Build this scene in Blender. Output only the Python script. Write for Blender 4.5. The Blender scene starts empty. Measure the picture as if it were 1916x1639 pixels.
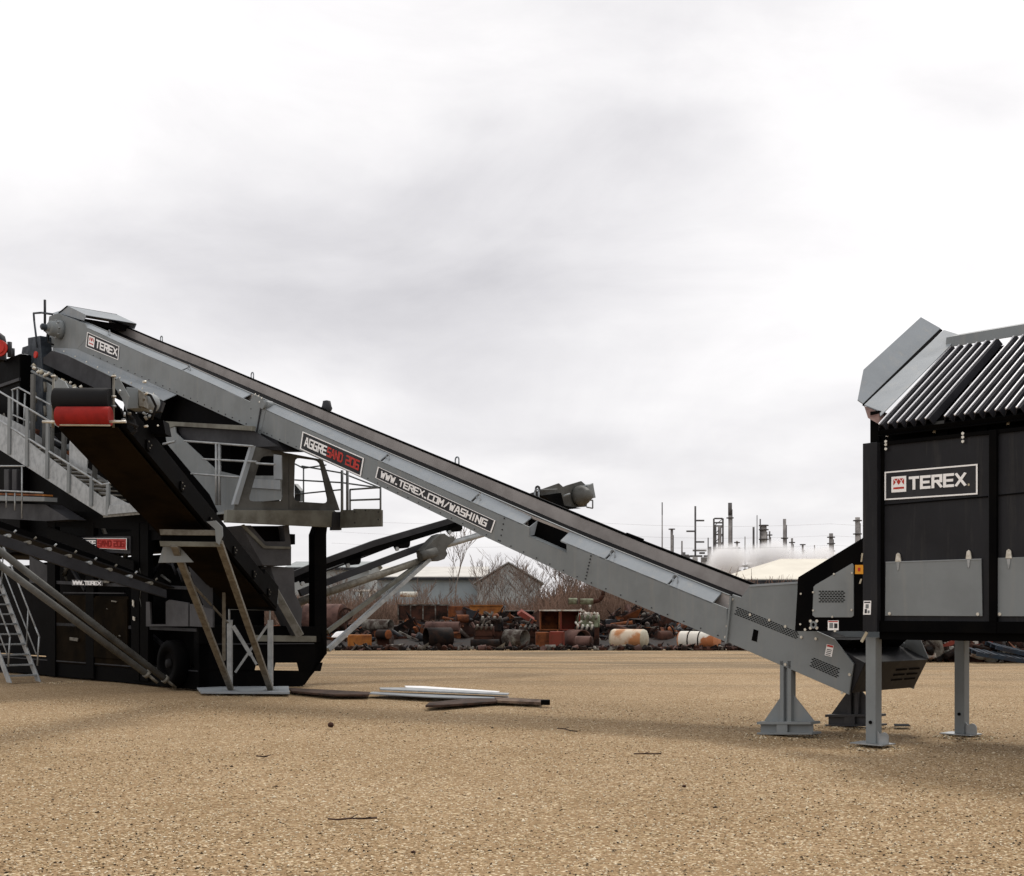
import bpy, math, random
import numpy as np
from mathutils import Vector, Matrix
random.seed(7); rng = np.random.default_rng(7)
V = Vector
scene = bpy.context.scene
# ------------------------------------------------------------------ camera
F, H, U0, V0 = 2300.0, 1.6, 958.0, 1140.0
cam_d = bpy.data.cameras.new('camera'); cam = bpy.data.objects.new('camera', cam_d)
scene.collection.objects.link(cam); scene.camera = cam
cam.location = (0, 0, H); cam.rotation_euler = (math.radians(90), 0, 0)
cam_d.sensor_width = 36; cam_d.lens = 36*F/1916; cam_d.shift_y = (V0-819.5)/1916
cam_d.clip_start = .1; cam_d.clip_end = 6000
scene.render.resolution_x = 1024; scene.render.resolution_y = 876
# ------------------------------------------------------------------ world
SUN_EL, SUN_AZ = math.radians(52), math.radians(20)     # azimuth from +Y towards +X: sun beyond the machines
w = bpy.data.worlds.new('World'); scene.world = w; w.use_nodes = True
nt = w.node_tree; N = nt.nodes; L = nt.links; N.clear()
def nd(t, **k):
    n = N.new(t)
    for a, b in k.items(): setattr(n, a, b)
    return n
out = nd('ShaderNodeOutputWorld'); bg = nd('ShaderNodeBackground'); bg.inputs[1].default_value = .1
L.new(bg.outputs[0], out.inputs[0])
sky = nd('ShaderNodeTexSky', sky_type='NISHITA', sun_disc=False); sky.sun_elevation = SUN_EL; sky.sun_rotation = SUN_AZ
tc = nd('ShaderNodeTexCoord')
def math_n(op, a, b=None, c=None):
    n = nd('ShaderNodeMath', operation=op)
    for i, x in enumerate((a, b, c)):
        if x is None: continue
        if isinstance(x, (int, float)): n.inputs[i].default_value = x
        else: L.new(x, n.inputs[i])
    return n.outputs[0]
# cloud layer coordinates: direction projected on a cloud deck overhead
sep = nd('ShaderNodeSeparateXYZ'); L.new(tc.outputs['Generated'], sep.inputs[0])
zz = math_n('MAXIMUM', math_n('ADD', sep.outputs[2], .10), .03)
cx = math_n('DIVIDE', sep.outputs[0], zz); cy = math_n('DIVIDE', sep.outputs[1], zz)
comb = nd('ShaderNodeCombineXYZ'); L.new(cx, comb.inputs[0]); L.new(cy, comb.inputs[1])
n1 = nd('ShaderNodeTexNoise'); n1.inputs['Scale'].default_value = .9; n1.inputs['Detail'].default_value = 5; n1.inputs['Roughness'].default_value = .48
n1.inputs['Distortion'].default_value = .25
L.new(comb.outputs[0], n1.inputs['Vector'])
dark = math_n('MULTIPLY', math_n('SUBTRACT', n1.outputs['Fac'], .5), .36)
n2 = nd('ShaderNodeTexNoise'); n2.inputs['Scale'].default_value = 3.2; n2.inputs['Detail'].default_value = 4; n2.inputs['Roughness'].default_value = .45
mp2 = nd('ShaderNodeMapping'); mp2.inputs['Scale'].default_value = (1,1,2.6); L.new(tc.outputs['Generated'], mp2.inputs['Vector']); L.new(mp2.outputs[0], n2.inputs['Vector'])
# broad grey cloud bellies standing at given headings of the sky
def direction(u, v): return V(((u-U0)/F, 1, (V0-v)/F)).normalized()
blobs = [(520,420,.18,.06,.18),(820,535,.17,.045,.27),(1230,345,.11,.045,.22),(1270,25,.13,.045,.18),(520,240,.12,.05,.08),
         (560,640,.2,.035,.12),(980,200,.14,.05,.08),(1150,790,.25,.05,.08),(1880,120,.08,.05,.18),(760,760,.2,.05,.05),(250,480,.15,.05,.10),(820,330,.10,.03,.08),(1500,840,.2,.03,.05)]
n3 = nd('ShaderNodeTexNoise'); n3.inputs['Scale'].default_value = 4.2; n3.inputs['Detail'].default_value = 9; n3.inputs['Roughness'].default_value = .6; n3.inputs['Distortion'].default_value = .5
mp3 = nd('ShaderNodeMapping'); mp3.inputs['Scale'].default_value = (1,1,2.0); L.new(tc.outputs['Generated'], mp3.inputs['Vector']); L.new(mp3.outputs[0], n3.inputs['Vector'])
dark = math_n('ADD', dark, math_n('MULTIPLY', math_n('SUBTRACT', n3.outputs['Fac'], .5), .38))
n4 = nd('ShaderNodeTexNoise'); n4.inputs['Scale'].default_value = 16; n4.inputs['Detail'].default_value = 6; n4.inputs['Roughness'].default_value = .6; L.new(mp3.outputs[0], n4.inputs['Vector'])
dark = math_n('ADD', dark, math_n('MULTIPLY', math_n('SUBTRACT', n4.outputs['Fac'], .5), .08))
tot = dark
wob = math_n('MULTIPLY', math_n('SUBTRACT', n2.outputs['Fac'], .5), .22)
for (u, v, sx, sz, amt) in blobs:
    d = direction(u, v)
    dx = math_n('DIVIDE', math_n('SUBTRACT', math_n('ADD', sep.outputs[0], wob), d.x), sx)
    dz = math_n('DIVIDE', math_n('SUBTRACT', math_n('ADD', sep.outputs[2], wob), d.z), sz)
    dy = math_n('MULTIPLY', math_n('SUBTRACT', sep.outputs[1], d.y), 2.0)
    r2 = math_n('ADD', math_n('ADD', math_n('MULTIPLY', dx, dx), math_n('MULTIPLY', dz, dz)), math_n('MULTIPLY', dy, dy))
    g = math_n('EXPONENT', math_n('MULTIPLY', r2, -1.0))
    tot = math_n('ADD', tot, math_n('MULTIPLY', g, amt))
# towards the horizon the deck thins and turns pale blue grey
hz = nd('ShaderNodeMapRange'); hz.inputs[1].default_value = .0; hz.inputs[2].default_value = .22; hz.inputs[3].default_value = .25; hz.inputs[4].default_value = 0.03
hz.interpolation_type = 'SMOOTHSTEP'; L.new(sep.outputs[2], hz.inputs[0])
tot = math_n('ADD', tot, hz.outputs[0])
bright = math_n('MAXIMUM', math_n('SUBTRACT', 1.115, tot), .3)
ramp = nd('ShaderNodeMapRange'); ramp.inputs[1].default_value = .6; ramp.inputs[2].default_value = 1.0; L.new(bright, ramp.inputs[0])
cc = nd('ShaderNodeMix', data_type='RGBA'); cc.inputs[6].default_value = (.975,.955,1.0,1); cc.inputs[7].default_value = (1.0,.98,.985,1)
L.new(ramp.outputs[0], cc.inputs[0])
vm = nd('ShaderNodeVectorMath', operation='SCALE'); L.new(cc.outputs[2], vm.inputs[0]); L.new(math_n('MULTIPLY', bright, 10.0), vm.inputs[3])
mx = nd('ShaderNodeMix', data_type='RGBA'); mx.inputs[0].default_value = .96
L.new(sky.outputs[0], mx.inputs[6]); L.new(vm.outputs[0], mx.inputs[7]); L.new(mx.outputs[2], bg.inputs[0])
# ------------------------------------------------------------------ sun behind thin cloud
sl = bpy.data.lights.new('sun', 'SUN'); sl.energy = 1.8; sl.angle = math.radians(12); sl.color = (1, .95, .88)
so = bpy.data.objects.new('sun', sl); scene.collection.objects.link(so)
sd = V((math.sin(SUN_AZ)*math.cos(SUN_EL), math.cos(SUN_AZ)*math.cos(SUN_EL), math.sin(SUN_EL)))
so.rotation_euler = sd.to_track_quat('Z', 'Y').to_euler()
scene.view_settings.view_transform = 'Standard'; scene.view_settings.look = 'None'
scene.view_settings.exposure = 0.0; scene.view_settings.gamma = 1
try:
    scene.cycles.volume_bounces = 2
except Exception: pass
# ------------------------------------------------------------------ frames of reference
O = V((3.53, 15.86, 0))                       # foot of the feed conveyor's near stand
D = V((-2176, 2300, 0)).normalized()          # along the plant (left and away)
NN = V((D.y, -D.x, 0))                        # across the plant (right and away)
Z = V((0, 0, 1))
def W(a, b, z): return O + D*a + NN*b + Z*z
def P(u, v, Y): return V(((u-U0)/F*Y, Y, H-(v-V0)/F*Y))
def A(u, v, b):                               # point seen at (u,v) on the upright plane b
    k = (u-U0)/F; o = O + NN*b
    a = (k*o.y-o.x)/(D.x-k*D.y); p = o + D*a
    return V((p.x, p.y, H-(v-V0)/F*p.y))
def B(u, v, a):                               # point seen at (u,v) on the upright cross plane a
    k = (u-U0)/F; o = O + D*a
    b = (k*o.y-o.x)/(NN.x-k*NN.y); p = o + NN*b
    return V((p.x, p.y, H-(v-V0)/F*p.y))
def AB(p): q = p-O; return (q.dot(D), q.dot(NN), p.z)
def G(u, v): return P(u, v, F*H/(v-V0))       # point on the ground
# ------------------------------------------------------------------ mesh builder
ORIG = {}
class MB:
    def __init__(s): s.v = []; s.f = []; s.sm = []; s.mi = []; s.cur = 0
    def add(s, vs, fs, sm=False):
        o = len(s.v); s.v += [tuple(x) for x in vs]
        for i, f in enumerate(fs):
            s.f.append(tuple(o+j for j in f)); s.sm.append(sm if isinstance(sm, bool) else sm[i]); s.mi.append(s.cur)
        return s
    def slab(s, pts, vec):
        n = len(pts); vec = V(vec)
        vs = list(pts)+[p+vec for p in pts]
        fs = [tuple(range(n)), tuple(range(2*n-1, n-1, -1))]+[(i, i+n, (i+1) % n+n, (i+1) % n) for i in range(n)]
        return s.add(vs, fs)
    def ring(s, outer, inner, vec):           # plate with one hole, same point count
        n = len(outer); vec = V(vec); vs = list(outer)+list(inner)+[p+vec for p in outer]+[p+vec for p in inner]; fs = []
        for i in range(n):
            j = (i+1) % n
            fs += [(i, j, n+j, n+i), (2*n+i, 3*n+i, 3*n+j, 2*n+j), (i, 2*n+i, 2*n+j, j), (n+i, n+j, 3*n+j, 3*n+i)]
        return s.add(vs, fs)
    def hexa(s, c):                           # 8 corners: bottom 4, top 4
        return s.add(c, [(0,3,2,1),(4,5,6,7),(0,1,5,4),(1,2,6,5),(2,3,7,6),(3,0,4,7)])
    def abox(s, a0, a1, b0, b1, z0, z1):
        return s.hexa([W(a0,b0,z0),W(a1,b0,z0),W(a1,b1,z0),W(a0,b1,z0),W(a0,b0,z1),W(a1,b0,z1),W(a1,b1,z1),W(a0,b1,z1)])
    def box(s, x0, x1, y0, y1, z0, z1):
        return s.hexa([V(c) for c in ((x0,y0,z0),(x1,y0,z0),(x1,y1,z0),(x0,y1,z0),(x0,y0,z1),(x1,y0,z1),(x1,y1,z1),(x0,y1,z1))])
    def bar(s, p, q, w, h, up=Z):
        p = V(p); q = V(q); d = (q-p).normalized(); sd_ = d.cross(V(up))
        if sd_.length < 1e-4: sd_ = d.cross(V((1,0,0)))
        sd_.normalize(); u_ = sd_.cross(d)
        a = sd_*w/2; b = u_*h/2
        return s.hexa([p-a-b, p+a-b, q+a-b, q-a-b, p-a+b, p+a+b, q+a+b, q-a+b])
    def tube(s, p, q, r, n=12, r2=None, cap=True):
        p = V(p); q = V(q); d = (q-p).normalized(); x = d.orthogonal().normalized(); y = d.cross(x); r2 = r if r2 is None else r2
        vs = [p+(x*math.cos(2*math.pi*i/n)+y*math.sin(2*math.pi*i/n))*r for i in range(n)]
        vs += [q+(x*math.cos(2*math.pi*i/n)+y*math.sin(2*math.pi*i/n))*r2 for i in range(n)]
        fs = [(i, (i+1) % n, (i+1) % n+n, i+n) for i in range(n)]; sm = [True]*n
        if cap: fs += [tuple(range(n-1, -1, -1)), tuple(range(n, 2*n))]; sm += [False, False]
        return s.add(vs, fs, sm)
    def path(s, pts, r, n=8):
        for i in range(len(pts)-1): s.tube(pts[i], pts[i+1], r, n)
        return s
    def lathe(s, p, d, prof, n=24):           # prof: (distance along d, radius)
        p = V(p); d = V(d).normalized(); x = d.orthogonal().normalized(); y = d.cross(x); vs = []; fs = []; sm = []
        for (t, r) in prof:
            vs += [p+d*t+(x*math.cos(2*math.pi*i/n)+y*math.sin(2*math.pi*i/n))*max(r, 1e-4) for i in range(n)]
        for k in range(len(prof)-1):
            flat = abs(prof[k][0]-prof[k+1][0]) < 1e-6
            for i in range(n):
                j = (i+1) % n; fs.append((k*n+i, k*n+j, (k+1)*n+j, (k+1)*n+i)); sm.append(not flat)
        return s.add(vs, fs, sm)
    def build(s, name, mat, parent=None, bevel=0):
        me = bpy.data.meshes.new(name); org = ORIG.get(parent, V((0,0,0))) if parent is not None else V((0,0,0))
        me.from_pydata([(x-org.x, y-org.y, z-org.z) for x, y, z in s.v], [], s.f)
        me.polygons.foreach_set('use_smooth', s.sm)
        mats = mat if isinstance(mat, (list, tuple)) else [mat]
        for m in mats: me.materials.append(m)
        if len(mats) > 1: me.polygons.foreach_set('material_index', s.mi)
        me.update(); o = bpy.data.objects.new(name, me); scene.collection.objects.link(o)
        ORIG[o] = org
        if parent is not None: o.parent = parent
        # recalc normals outwards
        import bmesh
        bm = bmesh.new(); bm.from_mesh(me); bmesh.ops.recalc_face_normals(bm, faces=bm.faces); bm.to_mesh(me); bm.free()
        if bevel:
            b = o.modifiers.new('bevel', 'BEVEL'); b.width = bevel; b.segments = 2; b.limit_method = 'ANGLE'; b.harden_normals = False
        return o
def tag(o, label=None, cat=None, group=None, kind=None):
    if label: o['label'] = label
    if cat: o['category'] = cat
    if group: o['group'] = group
    if kind: o['kind'] = kind
    return o
def thing(name, loc, label, cat, group=None):
    o = bpy.data.objects.new(name, None); scene.collection.objects.link(o); o.location = loc; o.empty_display_size = .2
    ORIG[o] = V(loc); return tag(o, label, cat, group)
def solo(mb, name, mat, label, cat, group=None, bevel=0):   # one-mesh thing with its own origin
    xs = np.array(mb.v); c = V(((xs[:,0].min()+xs[:,0].max())/2, (xs[:,1].min()+xs[:,1].max())/2, xs[:,2].min()))
    mb.v = [(x-c.x, y-c.y, z-c.z) for x, y, z in mb.v]
    o = mb.build(name, mat, None, bevel); o.location = c; ORIG[o] = c
    return tag(o, label, cat, group)
# ------------------------------------------------------------------ materials
def mat(name, col, rough=.6, metal=0, col2=None, scale=3.0, amt=.5, bump=0, bscale=40, detail=6, spec=.2, thr=(.42,.62), coord='Object', streak=None):
    m = bpy.data.materials.new(name); m.use_nodes = True; t = m.node_tree; n = t.nodes; l = t.links
    b = n['Principled BSDF']; b.inputs['Roughness'].default_value = rough; b.inputs['Metallic'].default_value = metal
    b.inputs['Specular IOR Level'].default_value = spec
    tcn = n.new('ShaderNodeTexCoord')
    no = n.new('ShaderNodeTexNoise'); no.inputs['Scale'].default_value = scale; no.inputs['Detail'].default_value = detail; no.inputs['Roughness'].default_value = .62
    l.new(tcn.outputs[coord], no.inputs['Vector'])
    mr = n.new('ShaderNodeMapRange'); mr.inputs[1].default_value = thr[0]; mr.inputs[2].default_value = thr[1]; mr.inputs[4].default_value = amt
    l.new(no.outputs['Fac'], mr.inputs[0])
    mi = n.new('ShaderNodeMix'); mi.data_type = 'RGBA'
    c2 = col2 if col2 else tuple(c*.72 for c in col)
    mi.inputs[6].default_value = (*col, 1); mi.inputs[7].default_value = (*c2, 1)
    l.new(mr.outputs[0], mi.inputs[0]); l.new(mi.outputs[2], b.inputs['Base Color'])
    if streak:                                # rain-washed dust running down the paint
        mp = n.new('ShaderNodeMapping'); mp.inputs['Scale'].default_value = (9, 9, .8); l.new(tcn.outputs[coord], mp.inputs['Vector'])
        ns = n.new('ShaderNodeTexNoise'); ns.inputs['Scale'].default_value = 1; ns.inputs['Detail'].default_value = 7; ns.inputs['Roughness'].default_value = .65; l.new(mp.outputs[0], ns.inputs['Vector'])
        ms = n.new('ShaderNodeMapRange'); ms.inputs[1].default_value = .52; ms.inputs[2].default_value = .78; ms.inputs[4].default_value = streak[1]; l.new(ns.outputs['Fac'], ms.inputs[0])
        m2 = n.new('ShaderNodeMix'); m2.data_type = 'RGBA'; m2.inputs[7].default_value = (*streak[0], 1)
        l.new(mi.outputs[2], m2.inputs[6]); l.new(ms.outputs[0], m2.inputs[0]); l.new(m2.outputs[2], b.inputs['Base Color'])
    rr = n.new('ShaderNodeMapRange'); rr.inputs[3].default_value = max(rough-.12, .05); rr.inputs[4].default_value = min(rough+.15, 1)
    l.new(no.outputs['Fac'], rr.inputs[0]); l.new(rr.outputs[0], b.inputs['Roughness'])
    if bump:
        nb = n.new('ShaderNodeTexNoise'); nb.inputs['Scale'].default_value = bscale; nb.inputs['Detail'].default_value = 4
        l.new(tcn.outputs[coord], nb.inputs['Vector'])
        bp = n.new('ShaderNodeBump'); bp.inputs['Strength'].default_value = bump; bp.inputs['Distance'].default_value = .02
        l.new(nb.outputs['Fac'], bp.inputs['Height']); l.new(bp.outputs[0], b.inputs['Normal'])
    return m
GREY = mat('grey_paint', (.198,.217,.224), .55, 0, (.163,.178,.183), 1.2, .8, .05, 3, spec=.22, streak=((.26,.255,.235), .55))
LGREY = mat('pale_grey_paint', (.26,.285,.305), .58, 0, (.22,.24,.255), 1.5, .6, spec=.2, streak=((.36,.35,.32), .5))
DGREY = mat('dark_grey_paint', (.038,.039,.043), .55, 0, (.02,.02,.023), 1.5, .7, spec=.12)
OLIVE = mat('dusty_grey_paint', (.175,.175,.15), .65, 0, (.10,.095,.078), 2, .9, spec=.15)
BLACK = mat('black_paint', (.0022,.0022,.0025), .6, 0, (.005,.0045,.004), 2, .6, spec=.02)
CHAR = mat('charcoal_panel_paint', (.016,.0165,.0195), .45, 0, (.009,.009,.011), .7, .9, .10, 1.3, spec=.16, streak=((.05,.047,.042), .6))
DG2 = mat('shaded_grey_paint', (.066,.066,.07), .55, 0, (.04,.04,.043), 2, .7)  # darker grey of chutes and webs, also painted shade on the far stand
GRIDM = mat('black_grid_steel', (.026,.026,.030), .7, 0, (.014,.014,.016), 3, .8, spec=.03)
MGREY = mat('mid_grey_paint', (.105,.106,.10), .6, 0, (.055,.053,.048), 2, .8, spec=.15)
RUBBER = mat('black_rubber', (.010,.010,.011), .75, 0, (.016,.014,.013), 4, .5, spec=.15)
SKIRT = mat('dusty_rubber_skirt', (.38,.35,.33), .85, 0, (.27,.245,.23), 1.5, .8, spec=.15)
UNDER = mat('dusty_belt_underside', (.012,.008,.004), .9, 0, (.004,.003,.002), 1.2, .9, spec=.03)
GALV = mat('galvanised_steel', (.34,.355,.36), .42, .35, (.22,.235,.24), 6, .8)
GALV2 = mat('dull_galvanised_steel', (.19,.18,.155), .55, .25, (.11,.10,.08), 8, .9)
BRIGHT = mat('bright_zinc', (.62,.6,.54), .35, .5, (.4,.37,.3), 20, .7)
WHITE = mat('white_vinyl', (.9,.9,.9), .5, 0, (.84,.84,.84), 6, .4)
REDV = mat('red_vinyl', (.5,.035,.025), .45, 0, (.36,.03,.02), 6, .5)
REDP = mat('red_paint', (.27,.014,.010), .75, 0, (.17,.012,.01), 5, .7)
BLUE = mat('blue_grey_paint', (.038,.048,.06), .5, 0, (.016,.02,.027), 5, .8)
YEL = mat('orange_yellow_vinyl', (.75,.33,.03), .5)
RUST = mat('dark_rust', (.060,.024,.015), .9, 0, (.012,.008,.006), 2.2, 1, .5, 12)
RUST2 = mat('orange_rust', (.20,.065,.022), .9, 0, (.055,.022,.014), 2.0, 1, .5, 12)
RUST3 = mat('pink_brown_rust', (.15,.085,.07), .85, 0, (.07,.04,.034), 1.8, 1, .4, 12)
SCRAPBLK = mat('burnt_scrap', (.006,.005,.005), .8, 0, (.028,.014,.009), 3, .8, .4, 12)
SCRAPGR = mat('weathered_scrap_metal', (.20,.19,.165), .7, .1, (.05,.035,.028), 3, 1, .4, 14, thr=(.4,.56))
SCRAPW = mat('weathered_white_paint', (.55,.54,.48), .6, 0, (.22,.11,.06), 2.2, .9, .3, 14, thr=(.5,.62))
TANKO = mat('peeling_cream_and_orange_paint', (.60,.50,.38), .6, 0, (.42,.19,.08), 1.0, 1, .3, 10, thr=(.44,.54))
TANKW = mat('peeling_white_and_rust_paint', (.66,.63,.56), .6, 0, (.36,.13,.05), .9, 1, .3, 10, thr=(.50,.56))
CREAM = mat('cream_tank_end', (.45,.42,.33), .6, 0, (.33,.27,.18), 2, .8)
REDC = mat('faded_red_paint', (.19,.038,.025), .8, 0, (.14,.045,.03), 2, 1)
ORNG = mat('orange_paint', (.34,.13,.03), .8, 0, (.13,.045,.02), 1.5, 1)
GREENP = mat('pale_green_paint', (.23,.26,.17), .7, 0, (.09,.08,.05), 3, 1)
WOOD = mat('weathered_board', (.20,.14,.10), .85, 0, (.06,.038,.028), 5, 1, .5, 30)
WOODD = mat('dark_plank', (.07,.04,.028), .85, 0, (.03,.02,.015), 5, 1, .5, 30)
BLUEW = mat('blue_pallet_wood', (.022,.034,.05), .85, 0, (.03,.03,.035), 4, 1)
BARK = mat('pale_bark', (.26,.22,.19), .9, 0, (.10,.075,.06), 3, .9)
TWIG = mat('brown_twigs', (.25,.195,.16), .95, 0, (.075,.045,.032), .8, 1)
BRUSH = mat('russet_brush', (.24,.155,.115), .95, 0, (.11,.072,.052), .3, 1, spec=.1)
ROOFW = mat('pale_metal_roof', (.58,.56,.52), .7, 0, (.48,.46,.43), .5, .6)
ROOFC = mat('cream_roof', (.66,.62,.53), .75, 0, (.58,.54,.46), .3, .6)
WALLB = mat('blue_grey_cladding', (.27,.31,.33), .8, 0, (.21,.24,.26), .5, .6)
WALLG = mat('grey_cladding', (.30,.32,.32), .8, 0, (.25,.265,.265), .5, .6)
WINDOW = mat('dark_glass', (.02,.025,.03), .15)
STACK = mat('stack_grey', (.30,.285,.27), .8, 0, (.12,.11,.11), .12, 1)
HILITE = mat('painted_highlight', (.72,.72,.74), .35, 0, (.6,.6,.62), 6, .5, spec=.6)  # sky highlight on the grid bar crests, put in as pale colour
STACKD = mat('dark_stack', (.12,.115,.115), .8, 0, (.03,.03,.03), .12, .7)
STACKL = mat('pale_stack', (.36,.34,.32), .8, 0, (.14,.13,.125), .2, 1)
# ------------------------------------------------------------------ ground
def ground_mat():
    m = bpy.data.materials.new('gravel_ground'); m.use_nodes = True; t = m.node_tree; n = t.nodes; l = t.links
    b = n['Principled BSDF']; b.inputs['Roughness'].default_value = .95; b.inputs['Specular IOR Level'].default_value = .15
    co = n.new('ShaderNodeTexCoord')
    def noise(sc, det=6, ro=.6, vec=None):
        x = n.new('ShaderNodeTexNoise'); x.inputs['Scale'].default_value = sc; x.inputs['Detail'].default_value = det; x.inputs['Roughness'].default_value = ro
        l.new(vec if vec else co.outputs['Object'], x.inputs['Vector']); return x.outputs['Fac']
    def vor(sc, outp='Color', rand=1):
        x = n.new('ShaderNodeTexVoronoi'); x.inputs['Scale'].default_value = sc; x.inputs['Randomness'].default_value = rand
        l.new(co.outputs['Object'], x.inputs['Vector']); return x.outputs[outp]
    def ramp(fac, stops):
        r = n.new('ShaderNodeValToRGB'); l.new(fac, r.inputs[0]); e = r.color_ramp.elements
        e[0].position = stops[0][0]; e[0].color = (*stops[0][1], 1); e[1].position = stops[-1][0]; e[1].color = (*stops[-1][1], 1)
        for p, c in stops[1:-1]:
            k = e.new(p); k.color = (*c, 1)
        return r.outputs[0]
    def mix(fac, a, bb, mode='MIX'):
        x = n.new('ShaderNodeMix'); x.data_type = 'RGBA'; x.blend_type = mode
        if isinstance(fac, (int, float)): x.inputs[0].default_value = fac
        else: l.new(fac, x.inputs[0])
        for i, q in ((6, a), (7, bb)):
            if isinstance(q, tuple): x.inputs[i].default_value = (*q, 1)
            else: l.new(q, x.inputs[i])
        return x.outputs[2]
    sepc = n.new('ShaderNodeSeparateColor'); l.new(vor(62), sepc.inputs[0])
    stones = ramp(sepc.outputs[0], [(0,(.03,.018,.009)),(.05,(.06,.038,.018)),(.10,(.27,.177,.090)),(.5,(.325,.217,.117)),(.86,(.39,.272,.156)),(.91,(.75,.62,.42)),(1,(.9,.80,.6))])
    sep2 = n.new('ShaderNodeSeparateColor'); l.new(vor(34), sep2.inputs[0])
    st2 = ramp(sep2.outputs[0], [(0,(.10,.065,.03)),(.12,(.255,.168,.088)),(.8,(.34,.233,.13)),(.95,(.62,.48,.29)),(1,(.7,.58,.38))])
    c = mix(.30, stones, st2)
    big = noise(.28, 6, .62)
    c = mix(ramp(big, [(.35,(.0,)*3),(.7,(.75,)*3)]), c, mix(1.0, c, (.74,.71,.65), 'MULTIPLY'))
    mid = noise(1.3, 6, .65)
    c = mix(ramp(mid, [(.45,(.0,)*3),(.75,(.6,)*3)]), c, mix(1.0, c, (.84,.82,.76), 'MULTIPLY'))
    # stretched wheel tracks across the far yard
    mp = n.new('ShaderNodeMapping'); mp.inputs['Scale'].default_value = (.09, .6, 1); mp.inputs['Rotation'].default_value = (0,0,math.radians(3)); l.new(co.outputs['Object'], mp.inputs['Vector'])
    tr = noise(1.0, 5, .6, mp.outputs[0])
    sy = n.new('ShaderNodeSeparateXYZ'); l.new(co.outputs['Object'], sy.inputs[0])
    far = n.new('ShaderNodeMapRange'); far.inputs[1].default_value = 22; far.inputs[2].default_value = 38; l.new(sy.outputs[1], far.inputs[0])
    trk = n.new('ShaderNodeMath'); trk.operation = 'MULTIPLY'; l.new(far.outputs[0], trk.inputs[0]); l.new(ramp(tr, [(.45,(0,)*3),(.62,(.85,)*3)]), trk.inputs[1])
    c = mix(trk.outputs[0], c, (.14,.108,.07))
    l.new(c, b.inputs['Base Color'])
    d1 = vor(62, 'Distance'); bp = n.new('ShaderNodeBump'); bp.inputs['Strength'].default_value = .6; bp.inputs['Distance'].default_value = .012; bp.invert = True
    l.new(d1, bp.inputs['Height'])
    bp2 = n.new('ShaderNodeBump'); bp2.inputs['Strength'].default_value = .28; bp2.inputs['Distance'].default_value = .05
    l.new(noise(9, 6, .6), bp2.inputs['Height']); l.new(bp.outputs[0], bp2.inputs['Normal']); l.new(bp2.outputs[0], b.inputs['Normal'])
    return m
gm = MB()
xs = [-2500,-600,-150,-60]+[-40+i*1.0 for i in range(81)]+[60,150,600,2500]
ys = [-60,-10]+[i*1.0 for i in range(0,61)]+[80,130,300,900,3500]
rr_ = np.random.default_rng(3)
def gh(x, y):
    if abs(x) > 40 or y < 3 or y > 45: return 0.0
    return .018*math.sin(x*.9+1.3*math.sin(y*.35))*math.sin(y*.7+.5*x*.3)+.012*math.sin(x*.31+2)*math.sin(y*.23)-.03
gv = [(x, y, gh(x, y)) for y in ys for x in xs]; nx = len(xs)
gf = [(j*nx+i, j*nx+i+1, (j+1)*nx+i+1, (j+1)*nx+i) for j in range(len(ys)-1) for i in range(nx-1)]
gm.add(gv, gf, True)
GM = ground_mat()
g = gm.build('ground', GM); tag(g, kind='structure')
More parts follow.
